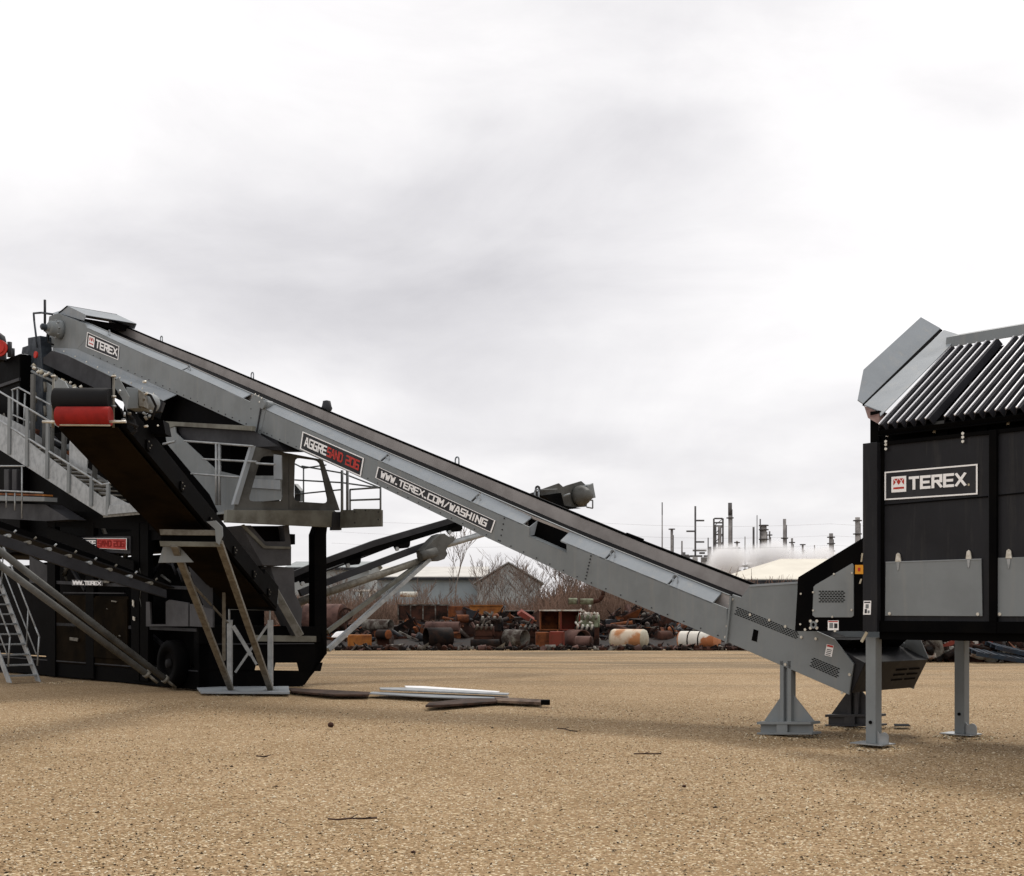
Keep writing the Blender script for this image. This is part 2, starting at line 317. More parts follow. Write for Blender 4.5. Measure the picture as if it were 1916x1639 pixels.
# loose stones lying on the gravel sheet
def pebbles():
    n = 60000
    y = 5.2+ (rng.random(n)**1.5)*17; x = (rng.random(n)-.5)*2*(y*.44)
    base = np.array([(1,0,0),(-1,0,0),(0,1,0),(0,-1,0),(0,0,1),(0,0,-1)], float)
    tri = np.array([(0,2,4),(2,1,4),(1,3,4),(3,0,4),(2,0,5),(1,2,5),(3,1,5),(0,3,5)])
    s = (.0045+.0085*rng.random(n)**2.0); s[:350] *= 2.1
    ang = rng.random(n)*6.28; jit = .6+.8*rng.random((n,6,3)); jit[:,:,2] *= .6
    vs = base[None]*jit*s[:,None,None]
    c, s_ = np.cos(ang), np.sin(ang); X = vs[:,:,0]*c[:,None]-vs[:,:,1]*s_[:,None]; Yv = vs[:,:,0]*s_[:,None]+vs[:,:,1]*c[:,None]
    feet = [(4.30,14.5,.30),(5.72,15.5,.30),(3.53,15.86,.42),(4.75,17.0,.42),(-5.3,23.6,.5),(-4.7,23.5,.5),(-9.9,27.2,.4)]
    k0 = 400
    for fx_, fy_, fr_ in feet:
        m_ = 420; an = rng.random(m_)*6.28; rad = fr_*(.55+.75*rng.random(m_)**1.5); x[k0:k0+m_] = fx_+np.cos(an)*rad; y[k0:k0+m_] = fy_+np.sin(an)*rad; s[k0:k0+m_] *= 1.5; k0 += m_
    vs = base[None]*jit*s[:,None,None]; c, s_ = np.cos(ang), np.sin(ang); X = vs[:,:,0]*c[:,None]-vs[:,:,1]*s_[:,None]; Yv = vs[:,:,0]*s_[:,None]+vs[:,:,1]*c[:,None]
    gz = .018*np.sin(x*.9+1.3*np.sin(y*.35))*np.sin(y*.7+.15*x)+.012*np.sin(x*.31+2)*np.sin(y*.23)-.03
    vs = np.stack([X+x[:,None], Yv+y[:,None], vs[:,:,2]+gz[:,None]+.002], -1).reshape(-1,3)
    fs = (tri[None]+(np.arange(n)*6)[:,None,None]).reshape(-1,3)
    me = bpy.data.meshes.new('loose_gravel'); me.vertices.add(len(vs)); me.vertices.foreach_set('co', vs.ravel())
    me.loops.add(len(fs)*3); me.loops.foreach_set('vertex_index', fs.ravel().astype(np.int32))
    me.polygons.add(len(fs)); me.polygons.foreach_set('loop_start', np.arange(0,len(fs)*3,3)); 
    mats = [mat('tan_stone',(.38,.26,.14),.9), mat('pale_stone',(.78,.68,.50),.85), mat('dark_stone',(.05,.034,.02),.9), mat('buff_stone',(.52,.39,.22),.9)]
    for m in mats: me.materials.append(m)
    mi = np.repeat(rng.choice(4, n, p=[.36,.24,.16,.24]), 8).astype(np.int32)
    me.update(calc_edges=True); me.polygons.foreach_set('material_index', mi); me.validate()
    o = bpy.data.objects.new('loose_gravel', me); scene.collection.objects.link(o)
    tag(o, 'loose tan pebbles strewn over the gravel yard', 'gravel', kind='stuff')
pebbles()
# ------------------------------------------------------------------ block lettering
GL = {'T':[[(0,6),(4,6)],[(2,6),(2,0)]], 'E':[[(4,6),(0,6),(0,0),(4,0)],[(0,3),(3.5,3)]], 'R':[[(0,0),(0,6),(4,6),(4,3),(0,3)],[(2,3),(4,0)]],
 'X':[[(0,6),(4,0)],[(0,0),(4,6)]], 'A':[[(0,0),(1.5,6),(2.5,6),(4,0)],[(.7,2),(3.3,2)]], 'G':[[(4,6),(0,6),(0,0),(4,0),(4,3),(2.2,3)]],
 'S':[[(4,6),(0,6),(0,3),(4,3),(4,0),(0,0)]], 'N':[[(0,0),(0,6)],[(0,6),(4,0)],[(4,0),(4,6)]], 'D':[[(0,0),(0,6),(3,6),(4,5),(4,1),(3,0),(0,0)]],
 '2':[[(0,6),(4,6),(4,3),(0,3),(0,0),(4,0)]], '0':[[(0,0),(0,6),(4,6),(4,0),(0,0)]], '6':[[(4,6),(0,6),(0,0),(4,0),(4,3),(0,3)]],
 'W':[[(0,6),(1,0),(2,4.5),(3,0),(4,6)]], '.':[[(1.4,0),(2.4,0)]], 'C':[[(4,6),(0,6),(0,0),(4,0)]], 'O':[[(0,0),(0,6),(4,6),(4,0),(0,0)]],
 'M':[[(0,0),(0,6),(2,2.5),(4,6),(4,0)]], '/':[[(.5,0),(3.5,6)]], 'H':[[(0,0),(0,6)],[(4,0),(4,6)],[(0,3),(4,3)]], 'I':[[(2,0),(2,6)]]}
class Face:                                   # a flat quad area: s to the right, t upwards, k proud of it
    def __init__(s, tl, tr, br, bl):
        s.c = (tl, tr, br, bl); s.n = (tr-tl).cross(bl-tl).normalized()
        if s.n.dot(V((0,0,H))-tl) < 0: s.n = -s.n
    def __call__(s, x, y, k=0):
        tl, tr, br, bl = s.c
        return (bl*(1-x)+br*x)*(1-y)+(tl*(1-x)+tr*x)*y+s.n*k
def lettering(face, txt, x0, x1, y0, y1, name, m, parent, th=1.15, gap=1.6, k=.012, widths=None):
    mb = MB(); adv = []
    for ch in txt: adv.append({'.':2.2,'I':2.2,' ':2.2}.get(ch, 4.0))
    total = sum(adv)+gap*(len(txt)-1); x = 0; i = 0
    for ch, ad in zip(txt, adv):
        for pl in GL.get(ch, []):
            for p, q in zip(pl[:-1], pl[1:]):
                off = {'.':-.9,'I':-.9}.get(ch, 0)
                a = V((p[0]+off, p[1])); b = V((q[0]+off, q[1])); d = (b-a).normalized(); t2 = th/2
                a = a-d*t2*.95; b = b+d*t2*.95; nn_ = V((-d.y, d.x))*t2
                kk = k+.0006*(i % 7); i += 1
                if ch == '.': nn_ = nn_*1.3
                cs = [a-nn_, b-nn_, b+nn_, a+nn_]
                pts = []
                for c in cs:
                    cy = min(max(c.y, -th/2), 6+th/2); s_ = x0+(x1-x0)*(x+c.x+.55)/(total+1.1); t_ = y0+(y1-y0)*(cy+th/2)/(6+th)
                    pts.append(face(s_, t_, kk))
                mb.slab(pts, face.n*-.003)
        x += ad+gap
    return mb.build(name, m, parent)
def sign(face, parent, name='sign', base=DGREY, border=.04, asp=3.0, k0=.004):
    mb = MB(); mb.slab([face(0,0,k0+.004), face(1,0,k0+.004), face(1,1,k0+.004), face(0,1,k0+.004)], face.n*-.004); s = mb.build(name, base, parent)
    e = border; ey = border*asp; mb = MB()
    mb.ring([face(0,0,k0+.008), face(1,0,k0+.008), face(1,1,k0+.008), face(0,1,k0+.008)],
            [face(e,ey,k0+.008), face(1-e,ey,k0+.008), face(1-e,1-ey,k0+.008), face(e,1-ey,k0+.008)], face.n*-.003)
    mb.build('border', WHITE, s); return s
def emblem(face, x0, x1, y0, y1, parent, k=.012):   # white tile with red device of triangles over a bar
    fx = lambda x, y, kk: face(x0+(x1-x0)*x, y0+(y1-y0)*y, kk)
    def q(pts, kk): return [fx(x, y, kk) for x, y in pts]
    mb = MB(); mb.slab(q([(0,0),(1,0),(1,1),(0,1)], k), face.n*-.003); mb.build('emblem_tile', WHITE, parent)
    mb = MB()
    mb.slab(q([(.14,.2),(.86,.2),(.86,.32),(.14,.32)], k+.003), face.n*-.002)
    mb.slab(q([(.14,.84),(.14,.45),(.30,.64)], k+.003), face.n*-.002)
    mb.slab(q([(.86,.84),(.86,.45),(.70,.64)], k+.003), face.n*-.002)
    mb.slab(q([(.5,.86),(.36,.66),(.5,.46),(.64,.66)], k+.003), face.n*-.002)
    mb.slab(q([(.2,.86),(.44,.86),(.32,.70)], k+.0034), face.n*-.002); mb.slab(q([(.56,.86),(.8,.86),(.68,.70)], k+.0034), face.n*-.002)
    mb.build('emblem_mark', REDV, parent)
def bolt(p, n, parent, r=.012, m=None, name='bolt'):
    mb = MB(); mb.tube(p-n*.002, p+n*.012, r, 6); mb.build(name, m or BRIGHT, parent)
def pline(pts):                               # piecewise linear function from (x,y) pairs
    pts = sorted(pts)
    X = [p[0] for p in pts]; Y = [p[1] for p in pts]
    def f(x):
        if x <= X[0]: i = 0
        elif x >= X[-1]: i = len(X)-2
        else: i = max(k for k in range(len(X)-1) if X[k] <= x)
        return Y[i]+(Y[i+1]-Y[i])*(x-X[i])/(X[i+1]-X[i])
    return f
# ================================================================== feed conveyor
CW = 1.62
fc = thing('feed_conveyor', W(0,0,0), 'long grey inclined belt conveyor climbing left from the black feed hopper', 'conveyor')
az = lambda pts, b: pline([AB(A(u, v, b))[::2] for u, v in pts])
ZB = az([(90,640),(144,655),(330,737),(503,817),(675,893),(911,1006),(1090,1089),(1358,1201),(1480,1253),(1592,1300)], 0)
ZF = az([(108,590),(162,612),(262,659),(353,698),(468,751),(500,768),(722,867),(905,949),(990,986),(1060,1016),(1334,1128)], 0)
ZT = az([(109,580),(209,624),(353,684),(473,738),(495,748),(730,849),(903,923),(995,967),(1085,1002),(1361,1113)], .2)
aF = lambda u, v, b=0: AB(A(u, v, b))[0]
def strip(mb, a0, a1, f0, f1, n=10):          # solid running along the conveyor; f0,f1(a) -> two (b,z) edges; thickness vector from t
    pass
def plate(mb, a0, a1, e0, e1, th, n=8):       # sheet between edge functions e0(a)->(b,z), e1(a)->(b,z), thickness th=(db,dz)
    st = [a0+(a1-a0)*i/n for i in range(n+1)]; vs = []
    for a in st:
        (b0, z0), (b1, z1) = e0(a), e1(a)
        vs += [W(a,b0,z0), W(a,b1,z1), W(a,b1+th[0],z1+th[1]), W(a,b0+th[0],z0+th[1])]
    fs = []
    for i in range(n):
        o = i*4; q = o+4
        for k in range(4): fs.append((o+k, o+(k+1)%4, q+(k+1)%4, q+k))
    fs += [(0,1,2,3), (n*4+3, n*4+2, n*4+1, n*4)]
    mb.add(vs, fs); return mb
a_head = aF(108,590); a_j = aF(487,760); a_g0 = aF(990,986); a_g1 = aF(1060,1016); a_tail = aF(1360,1130); a_end = aF(1592,1300)
def mir(b, far): return CW-b if far else b
for far in (False, True):
    s = -1 if far else 1
    def side(a0, a1, top=None):
        mb = MB(); plate(mb, a0, a1, lambda a: (mir(0,far), ZB(a)), lambda a: (mir(0,far), (top or ZF)(a)), (s*.03, 0)); return mb
    def side_flange(mb, a0, a1):
        plate(mb, a0, a1, lambda a: (mir(-.012,far), ZB(a)-.004), lambda a: (mir(-.012,far), ZB(a)+.022), (s*.012, 0)); return mb
    side(a_head, a_j+.05).build('head_side_panel', GREY, fc)
    if far: side(a_j-.02, a_tail).build('middle_side_panel', GREY, fc)
    else:
        mb = side(a_j-.02, a_g0)
        cut = lambda a: ZF(a)-.20
        plate(mb, a_g0, a_g1, lambda a: (0, ZB(a)), lambda a: (0, ZF(a)-.15), (.03, 0), 3)
        plate(mb, a_g1, a_tail, lambda a: (0, ZB(a)), lambda a: (0, ZF(a)), (.03, 0))
        mb.build('middle_side_panel', GREY, fc)
    for (x0, x1) in ([(aF(112,588,.2), aF(355,690,.2)), (aF(358,693,.2), aF(470,745,.2)), (aF(497,758,.2), aF(727,855,.2)), (aF(731,855,.2), aF(897,922,.2)), (aF(901,930,.2), aF(995,967,.2)),
                      (aF(1066,1000,.2), aF(1148,1035,.2)), (aF(1152,1035,.2), aF(1265,1083,.2)), (aF(1269,1085,.2), aF(1350,1118,.2))] if not far else [(a_head, a_tail)]):
        mb = MB(); plate(mb, x0, x1, lambda a: (mir(0.0,far), ZF(a)+.002), lambda a: (mir(.2,far), ZT(a)), (0, -.02)); mb.build('ledge', LGREY, fc)
    for (x0, x1) in ([(a_head, a_tail+.1)] if far else [(a_head, a_g0+.25), (a_g0+.25, a_g1-.12), (a_g1-.12, a_tail+.1)]):
        mb = MB(); dd = .03 if (not far and abs(x0-(a_g0+.25)) < .01 and abs(x1-(a_g1-.12)) < .01) else .30; plate(mb, x0, x1, lambda a: (mir(.21,far), ZT(a)-dd), lambda a: (mir(.205,far), ZT(a)+.012), (s*.014, 0)); mb.build('rubber_skirt', SKIRT, fc)
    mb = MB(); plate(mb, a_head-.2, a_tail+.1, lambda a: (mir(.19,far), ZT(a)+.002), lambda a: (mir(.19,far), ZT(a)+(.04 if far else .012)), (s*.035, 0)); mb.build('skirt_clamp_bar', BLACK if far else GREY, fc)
# small black step pieces on the far skirt rail
for u, v in ((1106,971),(1193,1007)):
    a = aF(u, v, CW-.2); mb = MB(); plate(mb, a-.12, a+.22, lambda a: (CW-.225, ZT(a)+.03), lambda a: (CW-.225, ZT(a)+.065), (.04,0), 2); mb.build('splice_plate', BLACK, fc)
# belt, return belt, under pan
mb = MB(); plate(mb, a_head-.1, a_end+.6, lambda a: (.24, ZT(a)-.20), lambda a: (.60, ZT(a)-.33), (0,-.015)); plate(mb, a_head-.1, a_end+.6, lambda a: (.60, ZT(a)-.33), lambda a: (1.02, ZT(a)-.33), (0,-.015))
plate(mb, a_head-.1, a_end+.6, lambda a: (1.02, ZT(a)-.33), lambda a: (1.38, ZT(a)-.20), (0,-.015)); mb.build('belt', RUBBER, fc)
mb = MB(); plate(mb, a_head-.6, a_end+.3, lambda a: (.2, ZB(a)+.05), lambda a: (1.42, ZB(a)+.05), (0,.012)); mb.build('return_belt', RUBBER, fc)
for i in range(12):                           # idler crosspieces seen through the opening and from below
    a = a_tail+(a_head-a_tail)*(i+.5)/12; mb = MB(); mb.tube(W(a,.04,ZB(a)+.12), W(a,CW-.04,ZB(a)+.12), .045, 10); mb.build('return_roller', RUBBER, fc)
    mb = MB(); mb.bar(W(a+.3,.03,ZB(a+.3)+.02), W(a+.3,CW-.03,ZB(a+.3)+.02), .06, .05); mb.build('cross_member', GREY, fc)
mb = MB(); plate(mb, a_g1-.15, a_g0+.3, lambda a: (.232, ZT(a)-.45), lambda a: (.228, ZT(a)-.025), (.01, 0)); mb.build('opening_shade_sheet', BLACK, fc)  # black sheet painting the unlit interior behind the ledge opening
# opening liner (dark frame inside the gap in the ledge)
mb = MB(); plate(mb, a_g1-.02, a_g0+.02, lambda a: (.0, ZF(a)-.145), lambda a: (.16, ZF(a)-.145), (0,-.01), 2); mb.build('opening_sill', GREY, fc)
for a in (a_g0+.005, a_g1-.03):
    mb = MB(); mb.slab([W(a,.002,ZF(a)-.15), W(a,.12,ZF(a)-.12), W(a,.2,ZT(a)-.02), W(a,.002,ZF(a)-.01)], D*.018); mb.build('opening_cheek', LGREY, fc)
# hinge joint
for (u0, v0, u1, v1) in ((490,755,478,822),):
    p = A(u0, v0, -.014); q = A(u1, v1, -.014); mb = MB(); mb.bar(p, q, .035, .03, NN); q2 = A(474,838,-.014); mb.bar(q, q2, .03, .03, NN); mb.build('hinge_seam', DGREY, fc)
p = A(492,757,-.03); mb = MB(); mb.tube(p+NN*-.02, p+NN*.2, .09, 16); mb.build('hinge_boss', GREY, fc)
mb = MB(); mb.slab([A(474,738,-.006), A(487,744,-.006), A(500,752,-.006), A(487,815,-.006), A(475,811,-.006), A(474,838,-.006), A(470,812,-.006), A(468,750,-.006)], NN*.005); mb.build('hinge_plate', GREY, fc)
for u, v in ((478,738),(484,741),(490,745),(486,752),(466,815)): bolt(A(u, v, -.03), -NN, fc, .02)
# bolt rows
for (x0,y0,x1,y1,n) in ((944,970,936,1012,5),(1106,1040,1096,1083,8),(470,765,470,782,2)):
    for i in range(n): bolt(A(x0+(x1-x0)*i/max(n-1,1), y0+(y1-y0)*i/max(n-1,1), -.002), -NN, fc, .012, DGREY)
for i in range(26):
    u = 175+i*13; a = aF(u, 640, 0); bolt(W(a, -.002, ZB(a)+.05), -NN, fc, .012, DGREY)
for i in range(40):
    a = a_j+(a_tail-a_j)*(i+.5)/40; bolt(W(a, -.002, ZB(a)+.045), -NN, fc, .009, DGREY)
# lifting eyes
def eye(a, b, z, sc=1):
    mb = MB(); pts = []
    for i in range(9):
        t = math.pi*i/8; pts.append(W(a+.045*sc*math.cos(t), b, z+.06*sc+.045*sc*math.sin(t)))
    pts = [W(a+.045*sc,b,z-.06)]+pts+[W(a-.045*sc,b,z-.06)]
    mb.path(pts, .013*sc, 8); mb.build('lifting_eye', LGREY, fc)
for u, v in ((207,622),(357,690),(729,857),(899,923),(1150,1040),(1267,1085)):
    a = aF(u, v, .12); eye(a, .08, ZF(a)+.06, .95)
for u, v in ((300,637),(470,706),(853,868),(1002,925)):
    a = aF(u, v, CW-.2); eye(a, CW-.17, ZT(a)+.04, 1.1)
a = aF(604,768,CW-.2); mb = MB(); mb.lathe(W(a,CW-.1,ZT(a)), Z, [(0,.10),(.05,.12),(.10,.10),(.20,.08),(.22,0)], 12); mb.build('beacon_lamp', DGREY, fc)
# tail section
tl = az([(1365,1117),(1460,1157),(1500,1175),(1525,1187)], 0)
def tailpoly(b): return [W(a_tail,b,ZB(a_tail)), W(a_tail,b,AB(A(1370,1112,0))[2])]
for far in (False, True):
    b = 0 if not far else CW
    px = [(1362,1202),(1370,1112),(1385,1117),(1490,1164),(1560,1195),(1597,1242),(1588,1300),(1480,1253)]
    pts = [A(u, v, 0)+NN*b for u, v in px]
    mb = MB(); mb.slab(pts, NN*(.03 if not far else -.03)); ts = mb.build('tail_side_plate', GREY, fc, .006)
    if not far:
        def vent(face, nx_, ny_, parent, name='vent_grille', m=BLACK):
            mb = MB()
            for j in range(ny_):
                for i in range(nx_):
                    x = (i+.5*(j%2))/(nx_+.5); y = j/ny_
                    mb.slab([face(x,y,.002), face(x+.74/nx_,y,.002), face(x+.74/nx_,y+.6/ny_,.002), face(x,y+.6/ny_,.002)], face.n*-.0015)
            return mb.build(name, m, parent)
        vent(Face(A(1379,1134,-.001),A(1497,1183,-.001),A(1494,1197,-.001),A(1374,1149,-.001)), 22, 5, ts)
        vent(Face(A(1520,1228,-.001),A(1573,1250,-.001),A(1570,1270,-.001),A(1515,1246,-.001)), 9, 6, ts)
        mb = MB(); mb.slab([A(1410,1177,-.004),A(1419,1180,-.004),A(1416,1201,-.004),A(1406,1198,-.004)], NN*.003); mb.build('label_plate', BLACK, ts)
        mb = MB(); mb.slab([A(1547,1205,-.004),A(1560,1208,-.004),A(1556,1229,-.004),A(1543,1226,-.004)], NN*.003); st = mb.build('safety_sticker', WHITE, ts)
        mb = MB(); mb.slab([A(1548,1206,-.007),A(1559,1208.5,-.007),A(1558.5,1212,-.007),A(1547,1209.5,-.007)], NN*.002); mb.build('sticker_print', REDV, st)
        mb = MB()
        for i in range(4): mb.slab([A(1547-i*.8,1214+i*3.2,-.007),A(1556-i*.8,1216+i*3.2,-.007),A(1556-i*.8,1217.4+i*3.2,-.007),A(1547-i*.8,1215.4+i*3.2,-.007)], NN*.002)
        mb.build('sticker_print', DGREY, st)
for (u, v) in ((1366,1130),(1361,1172),(1358,1192),(1371,1121),(1440,1160),(1500,1192),(1527,1195),(1590,1262),(1576,1296),(1404,1150),(1470,1172)): bolt(A(u, v, -.001), -NN, fc, .02)
mb = MB(); mb.bar(A(1368,1116,-.02), A(1359,1203,-.02), .03, .03, NN); mb.build('joint_flange', GREY, fc)
# tail end: guard box, drum, inner cheek
zt0 = AB(A(1592,1300,0))[2]
mb = MB(); e = aF(1597,1262,0)
mb.hexa([W(e+.05,.04,zt0+.02), W(e+.05,CW-.04,zt0+.02), W(e+.9,CW-.04,ZB(e+.9)+.03), W(e+.9,.04,ZB(e+.9)+.03), W(e-.14,.04,zt0+.40), W(e-.14,CW-.02,zt0+.40), W(e+.3,CW-.02,zt0+.60), W(e+.3,.04,zt0+.60)])
gb = mb.build('tail_guard', CHAR, fc, .008)  # charcoal paints in the shade that falls on the guard
gf_ = Face(W(e-.135,.8,zt0+.38), W(e-.135,CW-.1,zt0+.38), W(e+.02,CW-.1,zt0+.08), W(e+.02,.8,zt0+.08))
mb = MB()
for j in range(3):
    for i in range(2): mb.slab([gf_(.1+.46*i,.2+.22*j,.004), gf_(.48+.46*i,.2+.22*j,.004), gf_(.48+.46*i,.27+.22*j,.004), gf_(.1+.46*i,.27+.22*j,.004)], gf_.n*-.002)
mb.build('guard_slots', BLACK, gb)
mb = MB(); mb.slab([W(e-.14,CW-.02,zt0+.41), W(e+.2,CW-.02,zt0+.41), W(e+.2,CW-.02,zt0+.72), W(e-.0,CW-.02,zt0+.72)], NN*.02); mb.build('end_bracket', GREY, fc)
mb = MB(); mb.tube(W(e+.28,.05,zt0+.33), W(e+.28,CW-.05,zt0+.33), .22, 20); mb.build('tail_drum', RUBBER, fc)
# receiving box over the tail
mb = MB(); mb.slab([A(1403,1096,.0),A(1492,1090,.0),A(1492,1166,.0),A(1386,1118,.0)], NN*.02); mb.build('receiving_side_plate', GREY, fc, .003)
mb = MB(); mb.slab([A(1402,1094,-.01),A(1492,1088,-.01),A(1492,1092,-.01),A(1403,1098,-.01)], NN*.04); mb.build('receiving_plate_lip', LGREY, fc)
mb = MB(); mb.slab([A(1403,1096,CW-.1),A(1560,1090,CW-.1),A(1560,1166,CW-.1),A(1386,1118,CW-.1)], NN*.02); mb.build('receiving_side_plate', GREY, fc)
# stands
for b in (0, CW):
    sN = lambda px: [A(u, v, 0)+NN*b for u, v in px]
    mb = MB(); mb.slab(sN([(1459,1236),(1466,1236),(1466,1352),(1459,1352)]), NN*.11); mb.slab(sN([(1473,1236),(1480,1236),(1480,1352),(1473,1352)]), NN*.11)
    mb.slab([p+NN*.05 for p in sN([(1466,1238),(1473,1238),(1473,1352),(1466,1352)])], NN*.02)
    gm_ = GREY if b == 0 else DG2; lg = mb.build('support_leg', gm_, fc, .004)  # far stand gets a darker grey: its shade is painted in
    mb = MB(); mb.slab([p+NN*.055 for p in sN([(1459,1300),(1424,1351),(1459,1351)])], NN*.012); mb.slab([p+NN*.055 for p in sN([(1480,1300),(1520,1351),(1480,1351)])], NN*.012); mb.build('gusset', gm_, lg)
    mb = MB(); mb.slab([p-NN*.06 for p in sN([(1421,1350),(1522,1350),(1522,1355),(1421,1355)])], NN*.22); mb.slab([p-NN*.0 for p in sN([(1423,1355),(1521,1355),(1521,1371),(1423,1371)])], NN*.015)
    mb.slab([p-NN*.06 for p in sN([(1421,1370),(1524,1370),(1524,1374),(1421,1374)])], NN*.22); mb.slab([p-NN*.05 for p in sN([(1457,1354),(1477,1354),(1477,1371),(1457,1371)])], NN*.02)
    mb.build('base_channel', gm_, lg, .003)
    bolt(sN([(1470,1243)])[0], -NN, lg, .02)
# head: drum, motor, lower wing, hood
mb = MB(); mb.tube(W(a_head+.05,.1,ZT(a_head)-.35), W(a_head+.05,CW-.1,ZT(a_head)-.35), .26, 24); mb.build('head_drum', RUBBER, fc)
mb = MB(); mb.slab([A(u,v,-.004) for u,v in [(92,592),(108,586),(160,606),(166,628),(145,653),(98,651),(86,630)]], NN*.03); mb.build('head_plate', GREY, fc, .004)
c = A(114,617,-.02)
mt = MB(); mt.lathe(c+NN*.05, -NN, [(0,.0),(0,.24),(.16,.24),(.17,.20),(.34,.19),(.38,.15),(.38,.09),(.47,.085),(.48,0)], 20); mo = mt.build('drive_motor', GREY, fc)
mb = MB(); mb.lathe(c-NN*.41+D*-.02, -NN, [(0,.085),(.10,.085),(.13,.05),(.13,0)], 16); mb.build('motor_cap', BLUE, mo)
for k in range(8):
    mb = MB(); t = k*math.pi/4; mb.tube(c-NN*.10+(D*math.cos(t)+Z*math.sin(t))*.215, c-NN*.16+(D*math.cos(t)+Z*math.sin(t))*.215, .022, 6); mb.build('motor_bolt', GALV, mo)
mb = MB(); mb.path([c+D*.3-NN*.1+Z*.1, c+D*.36-NN*.2+Z*-.1, c+D*.2-NN*.25+Z*-.32, c-NN*.2+Z*-.42], .025); mb.path([c+D*.35-NN*.05+Z*.22, c+D*.42-NN*.12, c+D*.33-NN*.2+Z*-.25], .02); mb.build('hydraulic_hose', RUBBER, mo)
mb = MB(); mb.lathe(c+D*.33-NN*.02+Z*.05, -NN, [(0,.13),(.2,.13),(.24,.1),(.24,0)], 14); mb.box(0,0,0,0,0,0) if False else None; mb.build('gearbox', GALV2, mo)
# lower flared wing under the head
px = [(97,652),(145,653),(330,738),(306,749),(207,703),(128,662)]
wing = [A(144,653,-.004),A(330,738,-.004)]; low = [A(306,749,-.30),A(207,703,-.30),A(126,664,-.30),A(98,655,-.05)]
mb = MB(); mb.slab([A(98,650,-.004)]+wing+low, Z*-.015); wg = mb.build('deflector_wing', LGREY, fc)
for i in range(9):
    u = 120+i*21; bolt(A(u, 660+(u-126)*.472, -.302)+Z*.0, -NN, wg, .022)
mb = MB(); mb.slab([A(97,656,-.27),A(126,665,-.27),A(207,703,-.27),A(208,736,-.27),A(190,732,-.27),A(72,676,-.27)], NN*.02); mb.build('chute_side_plate', DGREY, fc, .004)
mb = MB(); mb.slab([A(100,690,-.1),A(300,785,-.1),A(310,745,-.1),A(200,705,-.1),A(95,660,-.1)], NN*1.4); mb.build('chute_body', BLACK, fc)
# hood
dn = NN*1.36
n0, n1_, n2_, n3 = A(110,586,.1), A(126,573,.1), A(161,590,.1), A(157,600,.1)
mb = MB(); mb.slab([n0, n1_, n2_, n3], NN*.012); mb.slab([n0+dn, n1_+dn, n2_+dn, n3+dn], NN*.012)
mb.slab([n1_, n2_, n2_+dn, n1_+dn], Z*.012); mb.slab([n0, n1_, n1_+dn, n0+dn], D*.012); hd = mb.build('head_hood', LGREY, fc)
mb = MB(); mb.bar(n1_, n1_+dn, .03, .03); mb.bar(n0, n1_, .03, .03); mb.build('hood_edge', BLACK, hd)
mb = MB(); mb.slab([n3+D*.35+NN*.02, n3+D*.35+NN*1.34, n2_+D*.35+NN*1.34, n2_+D*.35+NN*.02], D*.01); mb.build('hood_shade_sheet', RUBBER, hd)  # dark sheet painting the unlit inside of the hood opening
# signs on the near side
f1 = Face(A(164,621,-.003),A(224,648,-.003),A(222,674,-.003),A(161,649,-.003)); s1 = sign(f1, fc, border=.02, asp=2.2); emblem(f1, .07,.26,.18,.84, s1, .016); lettering(f1,'TEREX',.30,.95,.22,.80,'lettering',WHITE,s1, th=1.4, gap=1.7)
f2 = Face(A(567,807,-.003),A(682,857,-.003),A(676,892,-.003),A(562,840,-.003)); s2 = sign(f2, fc, border=.018, asp=3.2)
lettering(f2,'AGGRE',.06,.43,.25,.78,'lettering',WHITE,s2, th=1.3, gap=1.6); lettering(f2,'SAND',.44,.69,.25,.78,'lettering',REDV,s2, th=1.3, gap=1.6); lettering(f2,'206',.74,.95,.25,.78,'lettering',REDV,s2, th=1.3, gap=1.6)
f3 = Face(A(708,873,-.003),A(928,974,-.003),A(920,997,-.003),A(703,894,-.003)); s3 = sign(f3, fc, border=.009, asp=5); lettering(f3,'WWW.TEREX.COM/WASHING',.04,.95,.22,.80,'lettering',WHITE,s3, th=1.35, gap=1.6)
# ================================================================== feed hopper
bh = -.375
fh = thing('feed_hopper', W(-1.6, 0, 0), 'big black feed hopper with sloping bar grid on grey legs at the right', 'feed hopper')
h = lambda u, v, o=0: A(u, v, bh+o)
aR = -6.2                                      # right end of the hopper, out of the picture
def zl(px): return az(px, bh)
def wallpoly(px_left, top, bot, a1, o, th, name, m, bevel=.004):
    pass
a_l = AB(h(1640,830))[0]
ztop = zl([(1640,831),(1916,801)]); zbot = zl([(1640,1177),(1916,1181)])
def hp(a0, a1, zf0, zf1, o, th):
    return [W(a0,bh+o,zf0(a0)), W(a1,bh+o,zf0(a1)), W(a1,bh+o,zf1(a1)), W(a0,bh+o,zf1(a0))]
hull = MB(); hull.slab(hp(a_l+.02, aR, zbot, ztop, 0, 0), NN*.03); hull.build('near_wall', CHAR, fh, .003)
zc = lambda z: (lambda a: z)
Zt = ztop(a_l); Zb = zbot(a_l)
mb = MB(); mb.slab([q+NN*2.25 for q in hp(a_l, aR, zbot, ztop, 0, 0)], NN*.03); mb.build('far_wall', BLACK, fh)
mb = MB(); mb.abox(a_l+.02, a_l+.05, bh+.035, bh+2.24, Zb, Zt); mb.build('end_wall', BLACK, fh)
mb = MB(); mb.abox(aR, aR+.03, bh+.035, bh+2.24, Zb, Zt); mb.build('end_wall', BLACK, fh)
mb = MB(); mb.abox(aR+.03, a_l, bh+.035, bh+2.24, Zb+.5, Zb+.53); mb.build('hopper_floor', BLACK, fh)
